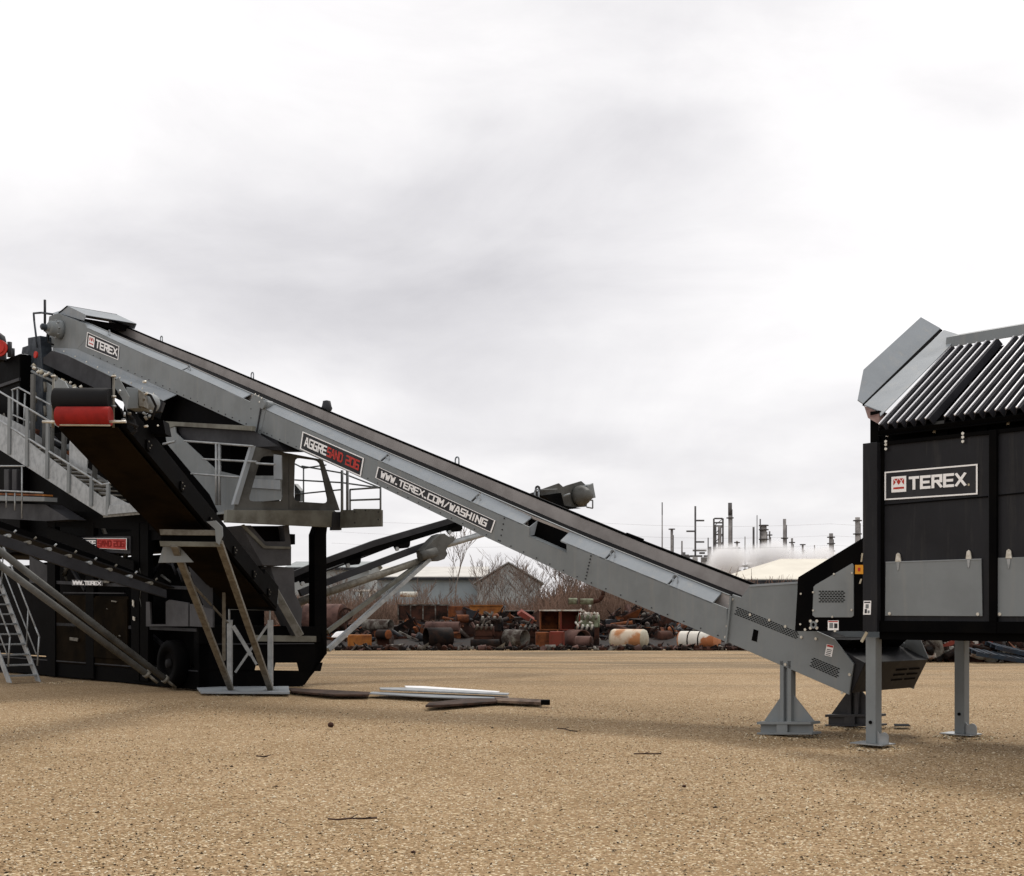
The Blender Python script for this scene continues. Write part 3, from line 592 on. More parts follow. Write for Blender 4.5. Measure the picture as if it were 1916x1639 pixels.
# corner post and middle post
def post(u0, u1, name, o=-.09, d=.09, m=CHAR, v0=None, v1=None):
    a0, a1 = AB(h(u0,1000,o))[0], AB(h(u1,1000,o))[0]
    mb = MB(); mb.abox(a1, a0, bh+o, bh+o+d-.003, zbot(a0)-.03, ztop(a0)+.01); return mb.build(name, m, fh, .006)
post(1614,1641,'corner_post', -.10, .22, CHAR)
post(1655,1664,'panel_rib', -.03, .03, BLACK) if False else None
post(1850,1864,'wall_rib', -.06, .06, BLACK)
mb = MB(); a0 = AB(h(1641,1000))[0]; a1 = AB(h(1655,1000))[0]; mb.abox(a1,a0,bh-.02,bh-.003,Zb,Zt-.01); mb.build('panel_rib', BLACK, fh)
for a in (-3.9, -5.1): 
    mb = MB(); mb.abox(a-.05, a+.05, bh-.06, bh-.003, zbot(a), ztop(a)); mb.build('wall_rib', BLACK, fh)
# long horizontal seam and top rail
for (pa, pb) in (((1643,946),(1848,929)),((1866,927),(1916,922))):
    mb = MB(); mb.bar(h(*pa,-.008), h(*pb,-.008), .012, .02, NN); mb.build('wall_seam', BLACK, fh)
mb = MB(); zz0 = AB(h(1640,832))[2]; mb.abox(aR, a_l, bh-.03, bh+.05, zz0-.02, zz0+.02); mb.build('top_rail', BLACK, fh)
# bottom rail and deep sill beam
mb = MB(); mb.abox(aR, a_l+.0, bh-.05, bh-.003, Zb-.03, Zb+.10); mb.build('bottom_rail', BLACK, fh, .004)
mb = MB(); mb.abox(aR, a_l-.02, bh+.03, bh+.15, Zb-.12, Zb-.031); mb.build('sill_beam', BLACK, fh)
mb = MB(); mb.abox(aR, a_l-.02, bh+2.05, bh+2.17, Zb-.12, Zb-.001); mb.build('sill_beam', BLACK, fh)
# grey hinged access panels
def access(px, lat, name='access_panel'):
    mb = MB(); mb.slab([h(u,v,-.02) for u,v in px], NN*.017); ap = mb.build(name, GREY, fh, .003)
    mb = MB(); mb.slab([h(u,v,-.026) for u,v in (px[0], px[1], (px[1][0],px[1][1]+2), (px[0][0],px[0][1]+2))], NN*.006); mb.build('panel_edge', LGREY, ap)
    for (u, v) in lat:
        q = [h(u-5.5,v+8,-.03),h(u+5.5,v+8,-.03),h(u+3.5,v-6,-.03),h(u,v-9,-.03),h(u-3.5,v-6,-.03)]
        mb = MB(); mb.slab(q, NN*.022); mb.build('hinge', BRIGHT, ap, .003)
        mb = MB(); mb.slab([h(u-3,v+9,-.028),h(u+3,v+9,-.028),h(u+1.5,v+22,-.028),h(u,v+25,-.028),h(u-1.5,v+22,-.028)], NN*.006); mb.build('hinge_reflection', GALV, ap, .001)  # reflection below the hinge, modelled as a pale teardrop plate
    for (u, v) in ((px[3][0]+9,px[3][1]-4),(px[2][0]-8,px[2][1]-4)): bolt(h(u,v,-.02), -NN, ap, .02)
    return ap
access([(1657,1051),(1836,1045),(1838,1153),(1656,1152)], ((1680,1043),(1812,1038)))
e2 = az([(1861,1044),(1916,1042)], bh-.02); a0 = AB(h(1861,1044,-.02))[0]; zb2 = AB(h(1861,1153,-.02))[2]
mb = MB(); mb.slab([W(a0,bh-.02,e2(a0)), W(-3.8,bh-.02,e2(-3.8)), W(-3.8,bh-.02,zb2), W(a0,bh-.02,zb2)], NN*.017); ap = mb.build('access_panel', GREY, fh, .003)
for (u, v) in ((1887,1036),):
    mb = MB(); mb.slab([h(u-6,v+9,-.03),h(u+6,v+9,-.03),h(u+4,v-6,-.03),h(u,v-9,-.03),h(u-4,v-6,-.03)], NN*.022); mb.build('hinge', BRIGHT, ap, .003)
    mb = MB(); mb.slab([h(u-3.5,v+10,-.028),h(u+3.5,v+10,-.028),h(u+1.5,v+25,-.028),h(u,v+29,-.028),h(u-1.5,v+25,-.028)], NN*.006); mb.build('hinge_reflection', GALV, ap)  # hinge reflection again, put in as a pale teardrop
bolt(h(1871,1149,-.02), -NN, ap, .02)
mb = MB(); mb.slab([W(-4.0,bh-.02,e2(a0)), W(-5.0,bh-.02,e2(a0)), W(-5.0,bh-.02,zb2), W(-4.0,bh-.02,zb2)], NN*.017); mb.build('access_panel', GREY, fh)
# feeder cheek at the left
mb = MB(); mb.slab([h(u,v,-.04) for u,v in [(1616,1005),(1493,1080),(1487,1181),(1616,1181)]], NN*.12); ck = mb.build('feeder_cheek', BLACK, fh, .006)
mb = MB(); mb.slab([h(u,v,1.9) for u,v in [(1750,1035),(1660,1085),(1655,1176),(1750,1176)]], NN*.05); mb.build('feeder_cheek', BLACK, fh)
mb = MB(); mb.slab([h(u,v,-.055) for u,v in [(1594,1054),(1597,1058),(1597,1152),(1593,1155),(1525,1155),(1520,1151),(1522,1098),(1526,1094)]], NN*.014); gp = mb.build('guard_panel', GREY, ck, .002)
mb = MB(); vf = Face(h(1532,1104,-.056),h(1583,1104,-.056),h(1583,1127,-.056),h(1532,1127,-.056))
for j in range(7):
    for i in range(8):
        x = (i+.5*(j%2))/8.5; y = j/7; mb.slab([vf(x,y,.002),vf(x+.085,y,.002),vf(x+.085,y+.085,.002),vf(x,y+.085,.002)], vf.n*-.0015)
mb.build('vent_grille', BLACK, ck)
for u, v in ((1561,1074),(1522,1108),(1522,1142),(1558,1154),(1594,1141),(1595,1072),(1499,1111),(1498,1168)): bolt(h(u,v,-.056), -NN, ck, .013)
mb = MB(); c0 = h(1523,1169,-.041); mb.lathe(c0, -NN, [(0,.045),(.02,.045),(.02,.025),(.0,.025)], 18); mb.build('bearing_ring', GREY, ck)
for dx, dy in ((-6,-7),(6,-7),(-6,6),(6,6)): bolt(h(1523+dx,1169+dy,-.041), -NN, ck, .02)
for (u, v) in ((1507,1178),(1563,1180)): bolt(h(u,v,-.041), -NN, ck, .018)
def sticker(px, o, parent, m=WHITE, prints=()):
    mb = MB(); mb.slab([h(u,v,o) for u,v in px], NN*.003); s_ = mb.build('safety_sticker', m, parent)
    for (x0,y0,x1,y1,mm) in prints:
        fc_ = Face(*[h(u,v,o) for u,v in px]); mb = MB(); mb.slab([fc_(x0,y0,.003),fc_(x1,y0,.003),fc_(x1,y1,.003),fc_(x0,y1,.003)], fc_.n*-.002); mb.build('sticker_print', mm, s_)
sticker([(1600,1057),(1615,1057),(1615,1074),(1600,1074)], -.107, ck, YEL, ((.35,.3,.65,.7,REDV),))
sticker([(1616,1124),(1630,1124),(1629,1150),(1615,1150)], -.107, ck, WHITE, ((.1,.84,.9,.93,DGREY),(.3,.45,.7,.75,GREY),(.2,.1,.5,.4,DGREY),(.6,.1,.85,.3,GREY)))
sticker([(1549,1161),(1569,1161),(1569,1179),(1549,1179)], -.048, ck, WHITE, ((.06,.84,.94,.95,REDV),(.15,.2,.5,.75,GREY),(.6,.2,.9,.7,DGREY)))
sticker([(1612,1035),(1615,1035),(1613,1051),(1610,1051)], -.107, ck, CREAM); sticker([(1610,1083),(1613,1083),(1610,1092),(1607,1092)], -.107, ck, CREAM)
mb = MB(); mb.bar(h(1622,1183,-.14), h(1612,1201,-.14), .035, .012, NN); mb.build('latch_lever', CREAM, ck)
# maker's sign
f4 = Face(h(1656,883,-.004),h(1830,868,-.004),h(1830,925,-.004),h(1656,936,-.004)); s4 = sign(f4, fh, border=.016, asp=3.1, base=DGREY); emblem(f4,.08,.245,.25,.80,s4,.016)
lettering(f4,'TEREX',.275,.88,.30,.76,'lettering',WHITE,s4, th=1.45, gap=1.9); lettering(f4,'.',.895,.925,.30,.76,'lettering',CREAM,s4,th=1.0)
for us, vs_ in ((1658,(826,832,840)),(1802,(811,818,826))):
    for v in vs_: bolt(h(us,v,-.03), -NN, fh, .018)
# recessed upper wall
zu0 = Zt; ub = .18
up = az([(1640,772),(1916,770)], bh+ub)
mb = MB(); ag = AB(A(1640,795,bh+ub))[0]; zlow = AB(A(1640,798,bh+ub))[2]
mb.abox(aR, ag, bh+ub, bh+ub+.03, Zt-.05, zlow+.0); mb.build('upper_wall', BLACK, fh)
mb = MB(); mb.abox(ag-.06, ag+.06, bh+ub-.04, bh+ub+.1, Zt, zlow+.18); mb.build('upper_post', BLACK, fh)
for u in (1765,1838):
    a = AB(A(u,800,bh+ub-.04))[0]; mb = MB(); mb.abox(a-.06, a+.06, bh+ub-.06, bh+ub-.003, Zt, zlow-.02); mb.build('upper_post', BLACK, fh)
for (u, v) in ((1660,812),(1748,805),(1886,790)):
    mb = MB(); mb.slab([A(u-3,v+5,bh+ub-.07),A(u+2,v+5,bh+ub-.07),A(u+3,v-4,bh+ub-.07),A(u-2,v-4,bh+ub-.07)], NN*.02); mb.build('grid_pin', BRIGHT, fh)
# the sloping bar grid
bn = bh-.02; bf = bh+2.3
gl = A(1643,792,bn); aG, _, zG = AB(gl)
lo, hi = 1.0, 4.0
for _k in range(40):
    bf = bh+(lo+hi)/2
    if AB(A(1776,648,bf))[0] < aG: lo = bf-bh
    else: hi = bf-bh
gfz = AB(A(1776,648,bf))

aGf = gfz[0]; zGf = gfz[2]
def gp_(a, t, lift=0): return V(W(a+(aGf-aG)*t*0, bn+(bf-bn)*t, zG+(zGf-zG)*t))+Z*lift
slopev = (gp_(0,1)-gp_(0,0)).normalized(); gn = slopev.cross(D).normalized(); gn = gn if gn.z > 0 else -gn
grid = MB(); pitch = .117; nb = int((aG-aR)/pitch)
gb_ = thing('x', (0,0,0), 'x', 'x'); bpy.data.objects.remove(gb_)
for i in range(nb):
    a = aG-.05-i*pitch
    if i in (6,): continue
    near_ext = 0.0
    p = gp_(a, -.02); q = gp_(a+.0, .985)
    prof = [(-.058,-.075),(-.026,0),(.020,0),(.053,-.075),(.044,-.075),(.014,-.012),(-.020,-.012),(-.049,-.075)]
    mb = MB(); mb.slab([p+D*x+gn*y for x, y in prof], q-p); b_ = mb.build('grid_bar', GRIDM, fh)
    mb = MB(); mb.bar(p+gn*.008+D*.018, q+gn*.008+D*.018, .014, .014, gn); mb.build('crest_highlight', HILITE, b_)  # pale rod paints the sky highlight along each bar crest
mb = MB(); mb.slab([gp_(aR,0,-.16), gp_(aG,0,-.16), gp_(aG,.985,-.16), gp_(aR,.985,-.16)], gn*.01) ; mb.build('grid_under_tray', BLACK, fh)
for t in (.02, .5, .97):
    mb = MB(); mb.bar(gp_(aR, t, -.12), gp_(aG, t, -.12), .08, .06, gn); mb.build('grid_cross_beam', BLACK, fh)
# top board and left boards
mb = MB(); mb.slab([gp_(aR,.99), gp_(aG+.04,.99), gp_(aG+.04,.99)+Z*.13+NN*.02, gp_(aR,.99)+Z*.13+NN*.02], NN*.02); mb.build('top_board', GREY, fh)
mb = MB(); mb.slab([gp_(aR,.99)+Z*.132+NN*.02, gp_(aG+.02,.99)+Z*.132+NN*.02, gp_(aG+.02,.99)+Z*.20+NN*.25, gp_(aR,.99)+Z*.20+NN*.25], NN*.02); mb.build('top_wing', GREY, fh)
ga = aG+.03
E0 = gp_(ga,-.02); E1 = gp_(ga,.99)
def on_plane(u, v, p0, n):
    r = V(((u-U0)/F, 1, (V0-v)/F)); o = V((0,0,H)); return o+r*((p0-o).dot(n)/r.dot(n))
up1 = D*.20+Z*.06
pn = slopev.cross(up1).normalized(); pw = slopev.cross(D*.30+Z*.30).normalized()
S_ = lambda u, v: on_plane(u, v, E0+gn*.03, gn)
mb = MB(); mb.slab([S_(1617,757),S_(1645,768),S_(1647,778),S_(1778,646),S_(1792,625),S_(1766,617)], Z*-.015); mb.build('side_board', LGREY, fh, .003)
pw0 = S_(1616,756)+D*.01
T_ = lambda u, v: on_plane(u, v, pw0, pw)
mb = MB(); mb.slab([T_(1615,755),T_(1605,748),T_(1616,691),T_(1723,593),T_(1760,614)], pw*.015 if pw.dot(D) > 0 else pw*-.015); mb.build('side_wing', LGREY, fh, .003)
mb = MB(); mb.bar(T_(1616,757)-Z*.01, T_(1761,616)-Z*.01, .035, .02, pw); mb.build('wing_hinge', BLACK, fh)
mb = MB(); mb.slab([S_(1617,760),S_(1645,772),S_(1644,790)-Z*.02,S_(1624,782)], NN*.3); mb.build('wing_bracket', RUST3, fh)
# legs
def leg(p, w_=.13, zt_=None, foot=True):
    a, b, _ = AB(p); mb = MB(); ztp = zt_ or Zb-.10
    mb.abox(a-w_/2, a+w_/2, b, b+.012, 0.012, ztp); mb.abox(a-w_/2, a-w_/2+.012, b+.0125, b+.14, 0.012, ztp); mb.abox(a+w_/2-.012, a+w_/2, b+.0125, b+.14, .012, ztp); mb.abox(a-w_/2+.0125, a+w_/2-.0125, b+.128, b+.14, .012, ztp)
    l_ = mb.build('support_leg', GREY, fh, .002)
    mb = MB(); mb.abox(a-.20, a+.22, b-.1, b+.22, -.0, .011); mb.build('foot_plate', GALV, l_)
    mb = MB(); c = W(a-w_/2-.09, b+.03, .09); pts = [W(a-w_/2,b+.03,.012), W(a-w_/2-.15,b+.03,.012)]+[c+D*-.06*math.cos(t)+Z*.06*math.sin(t) for t in [i*math.pi/6 for i in range(6)]]+[W(a-w_/2,b+.03,.16)]
    mb.slab(pts, NN*.015); mb.build('foot_tab', GALV, l_)
    bolt(W(a, b-.001, .26), -NN, l_, .022, BLACK, 'pin_hole')
leg(A(1629,1391,bh+.02)-Z*0); leg(W(AB(A(1629,1391,bh))[0]-.17, 1.49, 0)); leg(W(-5.6, bh+.02, 0)); leg(W(-5.6, bh+2.0, 0))
# sloping feeder chute beneath the hopper
mb = MB(); mb.hexa([W(-.05,.1,.98),W(-.05,1.5,.98),W(-.62,1.5,.98),W(-.62,.1,.98),W(.2,.1,1.22),W(.2,1.5,1.22),W(-.9,1.5,1.22),W(-.9,.1,1.22)]); mb.build('feeder_chute', BLACK, fh)
# ================================================================== washing plant
aE, bN = 12.9, -1.2
wp = thing('washing_plant', W(aE,bN,0), 'tall black washing plant with galvanised walkways under the head of the feed conveyor', 'washing plant')
n_ = lambda u, v, o=0: A(u, v, bN+o)
e_ = lambda u, v, o=0: B(u, v, aE+o)
def ps(name, m, pts, vec, bevel=0, parent=None):
    mb = MB(); mb.slab(pts, vec); return mb.build(name, m, parent or wp, bevel)
def pb(name, m, *a, bevel=0, parent=None):
    mb = MB(); mb.abox(*a); return mb.build(name, m, parent or wp, bevel)
def rail(name, paths, r=.022, m=GALV, parent=None):
    mb = MB()
    for p in paths: mb.path(p, r, 8)
    return mb.build(name, m, parent or wp)
# skid and end frame (with two openings low down)
pb('skid_rail', BLACK, aE+.02, 27, bN, bN+.3, 0, .42, bevel=.01)
pb('skid_rail', BLACK, 17.5, 27, 1.6, 1.9, 0, .42)
pb('skid_rail_flange', DGREY, aE+.02, 27, bN-.03, bN, .36, .385)
ps('end_plate', BLACK, [e_(372,1252),e_(560,1255),e_(590,1255),e_(566,1284),e_(372,1291)], D*.04)
ps('end_plate', BLACK, [e_(372,1180),e_(600,1180),e_(612,1222),e_(598,1240),e_(372,1240)], D*.04)
for (x0,x1) in ((372,480),(493,516),(557,604)):
    ps('end_plate_web', BLACK, [e_(x0,1239.5),e_(x1,1239.5),e_(x1-4,1256),e_(x0+4,1256)], D*.04)
ps('frame_post', BLACK, [e_(594,984,.0),e_(613,984),e_(611,1000),e_(612,1222),e_(570,1282),e_(589,1240),e_(588,1000)], D*.22, .01)
ps('frame_post', BLACK, [e_(372,985),e_(392,985),e_(392,1290),e_(372,1291)], D*.2, .01)
ps('cross_beam', BLACK, [e_(372,1170,-.03),e_(600,1172,-.03),e_(600,1202,-.03),e_(372,1205,-.03)], D*.1, .01)
ps('cross_channel', OLIVE, [e_(470,1188,-.07),e_(592,1190,-.07),e_(592,1201,-.07),e_(470,1200,-.07)], D*.02, .003)
ps('beam_edge', DGREY, [e_(392,1204,-.06),e_(588,1203,-.06),e_(588,1205,-.06),e_(392,1206.5,-.06)], D*.03)
# body masses
pb('lower_tank', BLACK, aE+.4, 25, bN+.55, .55, .42, 2.75, bevel=.02)
pb('lower_tank', BLACK, 17.6, 25, .55, 1.85, .42, 2.9)
pb('main_deck', BLACK, 14.2, 27, bN, 1.9, 3.05, 3.28)
pb('screen_box', BLACK, 17.2, 27, -.35, 1.6, 3.285, 6.1, bevel=.01)
pb('screen_box', BLACK, 14.35, 17.3, .35, 1.6, 3.7, 5.35, bevel=.01)
pb('upper_tank', BLACK, 23.4, 30, -.6, 1.8, 3.285, 8.35, bevel=.02)
pb('tank_rim', DGREY, 23.35, 30, -.65, -.6, 7.62, 7.70)
for i, u in enumerate((88,160,245,262)):
    ps('frame_post', BLACK, [n_(u,978,-.05),n_(u+15,978,-.05),n_(u+15,1262+u*.05,-.05),n_(u,1260+u*.05,-.05)], NN*.12, .006)
ps('tank_door', UNDER, [n_(104,1113,-.02),n_(240,1116,-.02),n_(240,1250,-.02),n_(104,1240,-.02)], NN*.03, .01)
ps('tank_door', UNDER, [n_(165,1118,-.045),n_(238,1120,-.045),n_(238,1235,-.045),n_(172,1230,-.045)], NN*.02, .01)
ps('door_rail', DGREY, [n_(118,1108,-.06),n_(232,1109,-.06),n_(232,1111,-.06),n_(118,1110,-.06)], NN*.04)
for (u, v, du, dv) in ((130,1192,16,8),(208,1123,10,4),(205,1210,6,3),(247,1122,3,14),(248,1153,4,9),(199,1138,2,2),(222,1188,3,3),(170,1085,36,6)):
    ps('fitting', BRIGHT if dv > 8 else GALV2, [n_(u,v,-.08),n_(u+du,v+2,-.08),n_(u+du*.9,v+dv,-.08),n_(u,v+dv*.7,-.08)], NN*.02)
ps('deck_beam', BLACK, [n_(88,955,-.04),n_(300,962,-.04),n_(372,975,-.04),n_(372,995,-.04),n_(88,985,-.04)], NN*.1)
ps('tank_hatch', DGREY, [n_(55,1040,.0),n_(95,1062,.0),n_(95,1095,.0),n_(55,1090,.0)], NN*.04)
rq = random.Random(77)
for k_, (u0_, v0_, u1_, v1_) in enumerate(((96,1000,160,1105),(178,1100,258,990),(262,1110,330,1010),(280,1185,368,1262),(100,1262,250,1180))):
    mb = MB(); mb.bar(n_(u0_,v0_,.30), n_(u1_,v1_,.30), .07, .07, NN); mb.build('diagonal_brace', DGREY, wp)
for (va, vb) in ((1098,1104),(1176,1182)):
    ps('side_beam', DGREY, [n_(88,va-12,-.02),n_(368,va,-.02),n_(368,vb,-.02),n_(88,vb-12,-.02)], NN*.08, .004)
for (u, r_) in ((338,.48),):          # black wheels half lost in shade
    c_w = n_(u,1243,.05); c_w.z = .50
    wl = MB(); wl.lathe(c_w, -NN, [(0,r_*.55),(.02,r_*.9),(.06,r_),(.26,r_),(.30,r_*.92),(.31,r_*.55),(.25,r_*.5),(.25,0)], 32); wo = wl.build('wheel', BLACK, wp)
    wl = MB(); wl.lathe(c_w-NN*.25, -NN, [(0,.10),(.05,.09),(.06,0)], 16); wl.build('hub', RUBBER, wo)
for k_ in range(16):                          # pipework, valves and cables low on the side
    u = 98+k_*17; v = rq.uniform(1000,1090); p = n_(u, v, .25); q2_ = p+D*rq.uniform(-.5,.5)+Z*rq.uniform(-.4,.4)
    mb = MB(); mb.tube(p, q2_, rq.uniform(.02,.06), 9); mb.tube(q2_, q2_+Z*rq.uniform(-.3,.2)+NN*.1, .03, 8); mb.build('pipe_run', [DGREY,MGREY,GALV2,DGREY][k_%4], wp)
rail('cable_loop', [[n_(258,1050,-.02),n_(266,1085,-.05),n_(262,1120,-.05),n_(270,1160,-.02)]], .012, MGREY)
rail('cable_loop', [[n_(100,1002,.1),n_(130,1020,.0),n_(170,1046,.0),n_(240,1052,.1)]], .014, MGREY)
# signs on the side of the plant, half hidden
fs1 = Face(n_(148,1007,-.10),n_(238,1007,-.10),n_(238,1029,-.10),n_(148,1024,-.10)); sg = sign(fs1, wp, border=.012, asp=4)
mb = MB(); mb.slab([fs1(.40,.04,.016),fs1(.985,.04,.016),fs1(.985,.92,.016),fs1(.40,.92,.016)], fs1.n*-.003); mb.build('red_field', REDV, sg)
lettering(fs1,'AGGRE',.03,.38,.2,.8,'lettering',WHITE,sg,th=1.4,gap=1.1,k=.02); lettering(fs1,'SAND 206',.42,.96,.2,.8,'lettering',REDP,sg,th=1.4,gap=1.1,k=.022)
ps('sloping_beam', BLACK, [n_(88,985,-.16),n_(150,1006,-.16),n_(190,1030,-.16),n_(250,1050,-.16),n_(250,1068,-.16),n_(88,1012,-.16)], NN*.04)
fs2 = Face(n_(136,1085,-.10),n_(192,1087,-.10),n_(192,1096,-.10),n_(136,1095,-.10)); sg2 = sign(fs2, wp, border=.004, asp=3); lettering(fs2,'WWW.TEREX',.03,.97,.1,.9,'lettering',WHITE,sg2,th=1.6,gap=1.1,k=.02)
ps('sign_panel', DGREY, [n_(150,1005,-.07),n_(244,1003,-.07),n_(244,1036,-.07),n_(190,1033,-.07),n_(150,1022,-.07)], NN*.03)
# lower frame openings (grey) behind the trestle
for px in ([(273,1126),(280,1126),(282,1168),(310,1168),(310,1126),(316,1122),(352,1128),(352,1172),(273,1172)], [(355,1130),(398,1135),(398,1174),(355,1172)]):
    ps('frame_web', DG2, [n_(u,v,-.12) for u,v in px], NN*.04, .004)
# screen side plate, its top bar, funnel behind
q = lambda u, v, o=0: A(u, v, -.25+o)
ps('screen_side_plate', GREY, [q(306,790),q(327,791),q(329,810),q(405,880),q(455,892),q(440,955),q(410,962),q(392,925),q(312,830)], NN*.03, .004)
ps('screen_top_bar', OLIVE, [q(306,788,-.02),q(472,797,-.02),q(472,806,-.02),q(328,797,-.02),q(318,800,-.02),q(306,800,-.02)], NN*.08, .004)
ps('funnel_panel', DGREY, [q(330,799,.1),q(474,806,.1),q(520,835,.1),q(480,836,.1),q(345,826,.1)], NN*.03)
ps('funnel_panel', DGREY, [q(478,812,.3),q(502,800,.3),q(530,842,.3),q(480,842,.3)], NN*.5)
ps('conveyor_saddle', BLACK, [q(283,730,.4),q(330,738,.4),q(474,805,.4),q(474,830,.4),q(330,800,.4),q(290,790,.4)], NN*1.2)
ps('lower_screen_plate', GREY, [q(372,890,.1),q(526,890,.1),q(526,935,.1),q(420,945,.1)], NN*.02)
ps('shelf', LGREY, [q(470,896,.06),q(524,898,.06),q(524,916,.06),q(466,912,.06)], NN*.02)
ps('white_panel', LGREY, [q(512,850,.05),q(526,852,.05),q(527,897,.05),q(512,896,.05)], NN*.02)
# end platform with window frame
a1 = -.62
g_ = lambda u, v, o=0: B(u, v, aE+a1+o)
def rrect(px, rad, n=4):                       # rounded polygon in pixel space, n points per corner
    out = []
    m = len(px)
    for i in range(m):
        p0, p1, p2 = px[i-1], px[i], px[(i+1) % m]
        d0 = math.hypot(p0[0]-p1[0], p0[1]-p1[1]); d2 = math.hypot(p2[0]-p1[0], p2[1]-p1[1]); r = rad
        A0 = (p1[0]+(p0[0]-p1[0])*r/d0, p1[1]+(p0[1]-p1[1])*r/d0); A2 = (p1[0]+(p2[0]-p1[0])*r/d2, p1[1]+(p2[1]-p1[1])*r/d2)
        for k in range(n):
            t = k/(n-1); out.append(tuple((1-t)**2*A0[j]+2*t*(1-t)*p1[j]+t*t*A2[j] for j in (0,1)))
    return out
def framed(outer, inner, rad, name, m):
    inn = rrect(inner, rad, 4); n = len(inn); oo = []
    m4 = len(outer)
    for i in range(m4):                        # 4 outer points: each corner repeated around
        for k in range(4): oo.append(outer[i])
    mb = MB(); out3 = []
    for i in range(m4):
        p0, p1, p2 = outer[i-1], outer[i], outer[(i+1) % m4]
        out3 += [((p1[0]*.86+p0[0]*.14),(p1[1]*.86+p0[1]*.14)), p1, p1, ((p1[0]*.86+p2[0]*.14),(p1[1]*.86+p2[1]*.14))]
    out3 = [(x+.01*(k%4), y) for k, (x, y) in enumerate(out3)]
    mb.ring([g_(*p) for p in out3], [g_(*p) for p in inn], D*.03); return mb.build(name, m, wp)
framed([(478,836),(540,848),(540,955),(437,955)], [(489,853),(524,853),(530,938),(464,938)], 10, 'window_frame', MGREY)
framed([(541,848),(604,860),(636,955),(541,955)], [(552,856),(598,862),(615,942),(550,938)], 10, 'window_frame', MGREY)
ps('inclined_strut', LGREY, [g_(470,836,-.05),g_(479,834,-.05),g_(446,944,-.05),g_(437,944,-.05)], D*.1, .004)
ps('platform_beam', OLIVE, [g_(425,954,-.06),g_(626,955,-.06),g_(634,962,-.06),g_(634,987,-.06),g_(424,977,-.06)], D*.12, .006)
ps('platform_floor', GREY, [g_(430,956,.06),g_(630,957,.06),g_(712,957,.0)+NN*.0,g_(712,960,.0),g_(630,962,.06),g_(430,960,.06)], D*.5)
b2 = AB(g_(634,960,-.06))[1]
k_ = lambda u, v, o=0: A(u, v, b2+o)
ps('platform_beam', OLIVE, [k_(637,954),k_(713,954),k_(713,985),k_(636,988)], NN*.05, .004)
ps('beam_plate', OLIVE, [k_(661,952,-.01),k_(712,952,-.01),k_(712,983,-.01),k_(661,984,-.01)], NN*.008)
for u, v in ((664,958),(664,978),(708,958),(708,972),(684,955)): bolt(k_(u,v,-.011), -NN, wp, .014, DGREY)
ps('platform_bracket', DGREY, [g_(624,958,-.1),g_(641,958,-.1),g_(639,992,-.1),g_(622,992,-.1)], D*.1)
gb3 = lambda u, v: k_(u, v, .03)
rail('handrail', [[gb3(712,957),gb3(712,912),gb3(655,916),gb3(655,957)], [gb3(712,934),gb3(655,936)]], .02, GREY)
for u in (640,650): rail('rail_post', [[gb3(u,958),gb3(u,880)]], .03, GREY)
ki = lambda u, v: k_(u, v, .75)
rail('handrail', [[ki(565,872),ki(640,885),ki(712,913)], [ki(552,898),ki(640,903),ki(712,913)], [ki(552,925),ki(640,916)], [ki(568,872),ki(568,950)], [ki(552,868),ki(568,876),ki(610,870)]], .018, GREY)
ps('junction_box', GREY, [ki(551,905),ki(562,918),ki(562,938),ki(551,938)], NN*.1)
# railing on the near side of the platform
r1 = lambda u, v: q(u, v, -.25)
rail('handrail', [[r1(345,825),r1(410,830),r1(474,835)],[r1(380,859),r1(440,862),r1(480,864)],[r1(358,886),r1(420,891),r1(450,893)],[r1(480,867),r1(514,869)]], .022)
for u in (405,411): rail('rail_post', [[r1(u,831),r1(u,945)]], .03)
rail('handrail', [[r1(306,831),r1(328,826)]], .03)
# V chute below the platform
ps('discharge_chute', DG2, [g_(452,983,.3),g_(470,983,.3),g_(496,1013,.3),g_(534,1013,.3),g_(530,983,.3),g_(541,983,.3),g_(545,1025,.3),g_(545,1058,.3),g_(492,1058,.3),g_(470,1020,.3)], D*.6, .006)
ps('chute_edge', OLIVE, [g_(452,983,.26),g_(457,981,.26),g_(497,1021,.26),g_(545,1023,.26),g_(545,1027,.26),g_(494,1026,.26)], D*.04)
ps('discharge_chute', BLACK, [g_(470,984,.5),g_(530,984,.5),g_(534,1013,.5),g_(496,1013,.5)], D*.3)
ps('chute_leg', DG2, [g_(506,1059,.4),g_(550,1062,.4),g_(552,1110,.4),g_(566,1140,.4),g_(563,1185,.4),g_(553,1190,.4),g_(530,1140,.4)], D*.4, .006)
ps('chute_bottom', BLACK, [g_(520,1175,.6),g_(600,1175,.6),g_(600,1182,.6),g_(520,1182,.6)], D*.4)
# upper column, pipe loop, pole, valve
c_ = lambda u, v, o=0: A(u, v, -.3+o)
ps('service_column', BLUE, [c_(52,632),c_(75,628),c_(80,700),c_(78,840),c_(62,860),c_(54,780)], NN*.3, .01)
ps('column_cap', BLUE, [c_(42,650,.05),c_(54,646,.05),c_(56,662,.05),c_(40,662,.05)], NN*.25)
rail('pipe_loop', [[c_(70,650),c_(64,600),c_(63,586),c_(78,585),c_(98,588)]], .028, BLUE)
rail('vent_pole', [[c_(84,620),c_(84,561)]], .035, DGREY)
mb = MB(); cc_ = A(0,652,-1.0); mb.lathe(cc_, V((0,-1,0)), [(0,0),(0,.22),(.08,.22),(.08,.15),(.12,.15),(.12,0)], 18); mb.build('red_flange', REDV, wp)
mb = MB(); c2 = A(-4,640,-.8); mb.lathe(c2+Z*-.5, Z, [(0,.22),(.5,.22),(.66,.18),(.74,.08),(.75,0)], 16); mb.build('pump_body', DGREY, wp)
mb = MB(); mb.tube(A(18,668,-.8), A(18,640,-.8), .06); mb.tube(A(24,668,-.8), A(24,652,-.8), .05); mb.build('pump_valve', DGREY, wp)
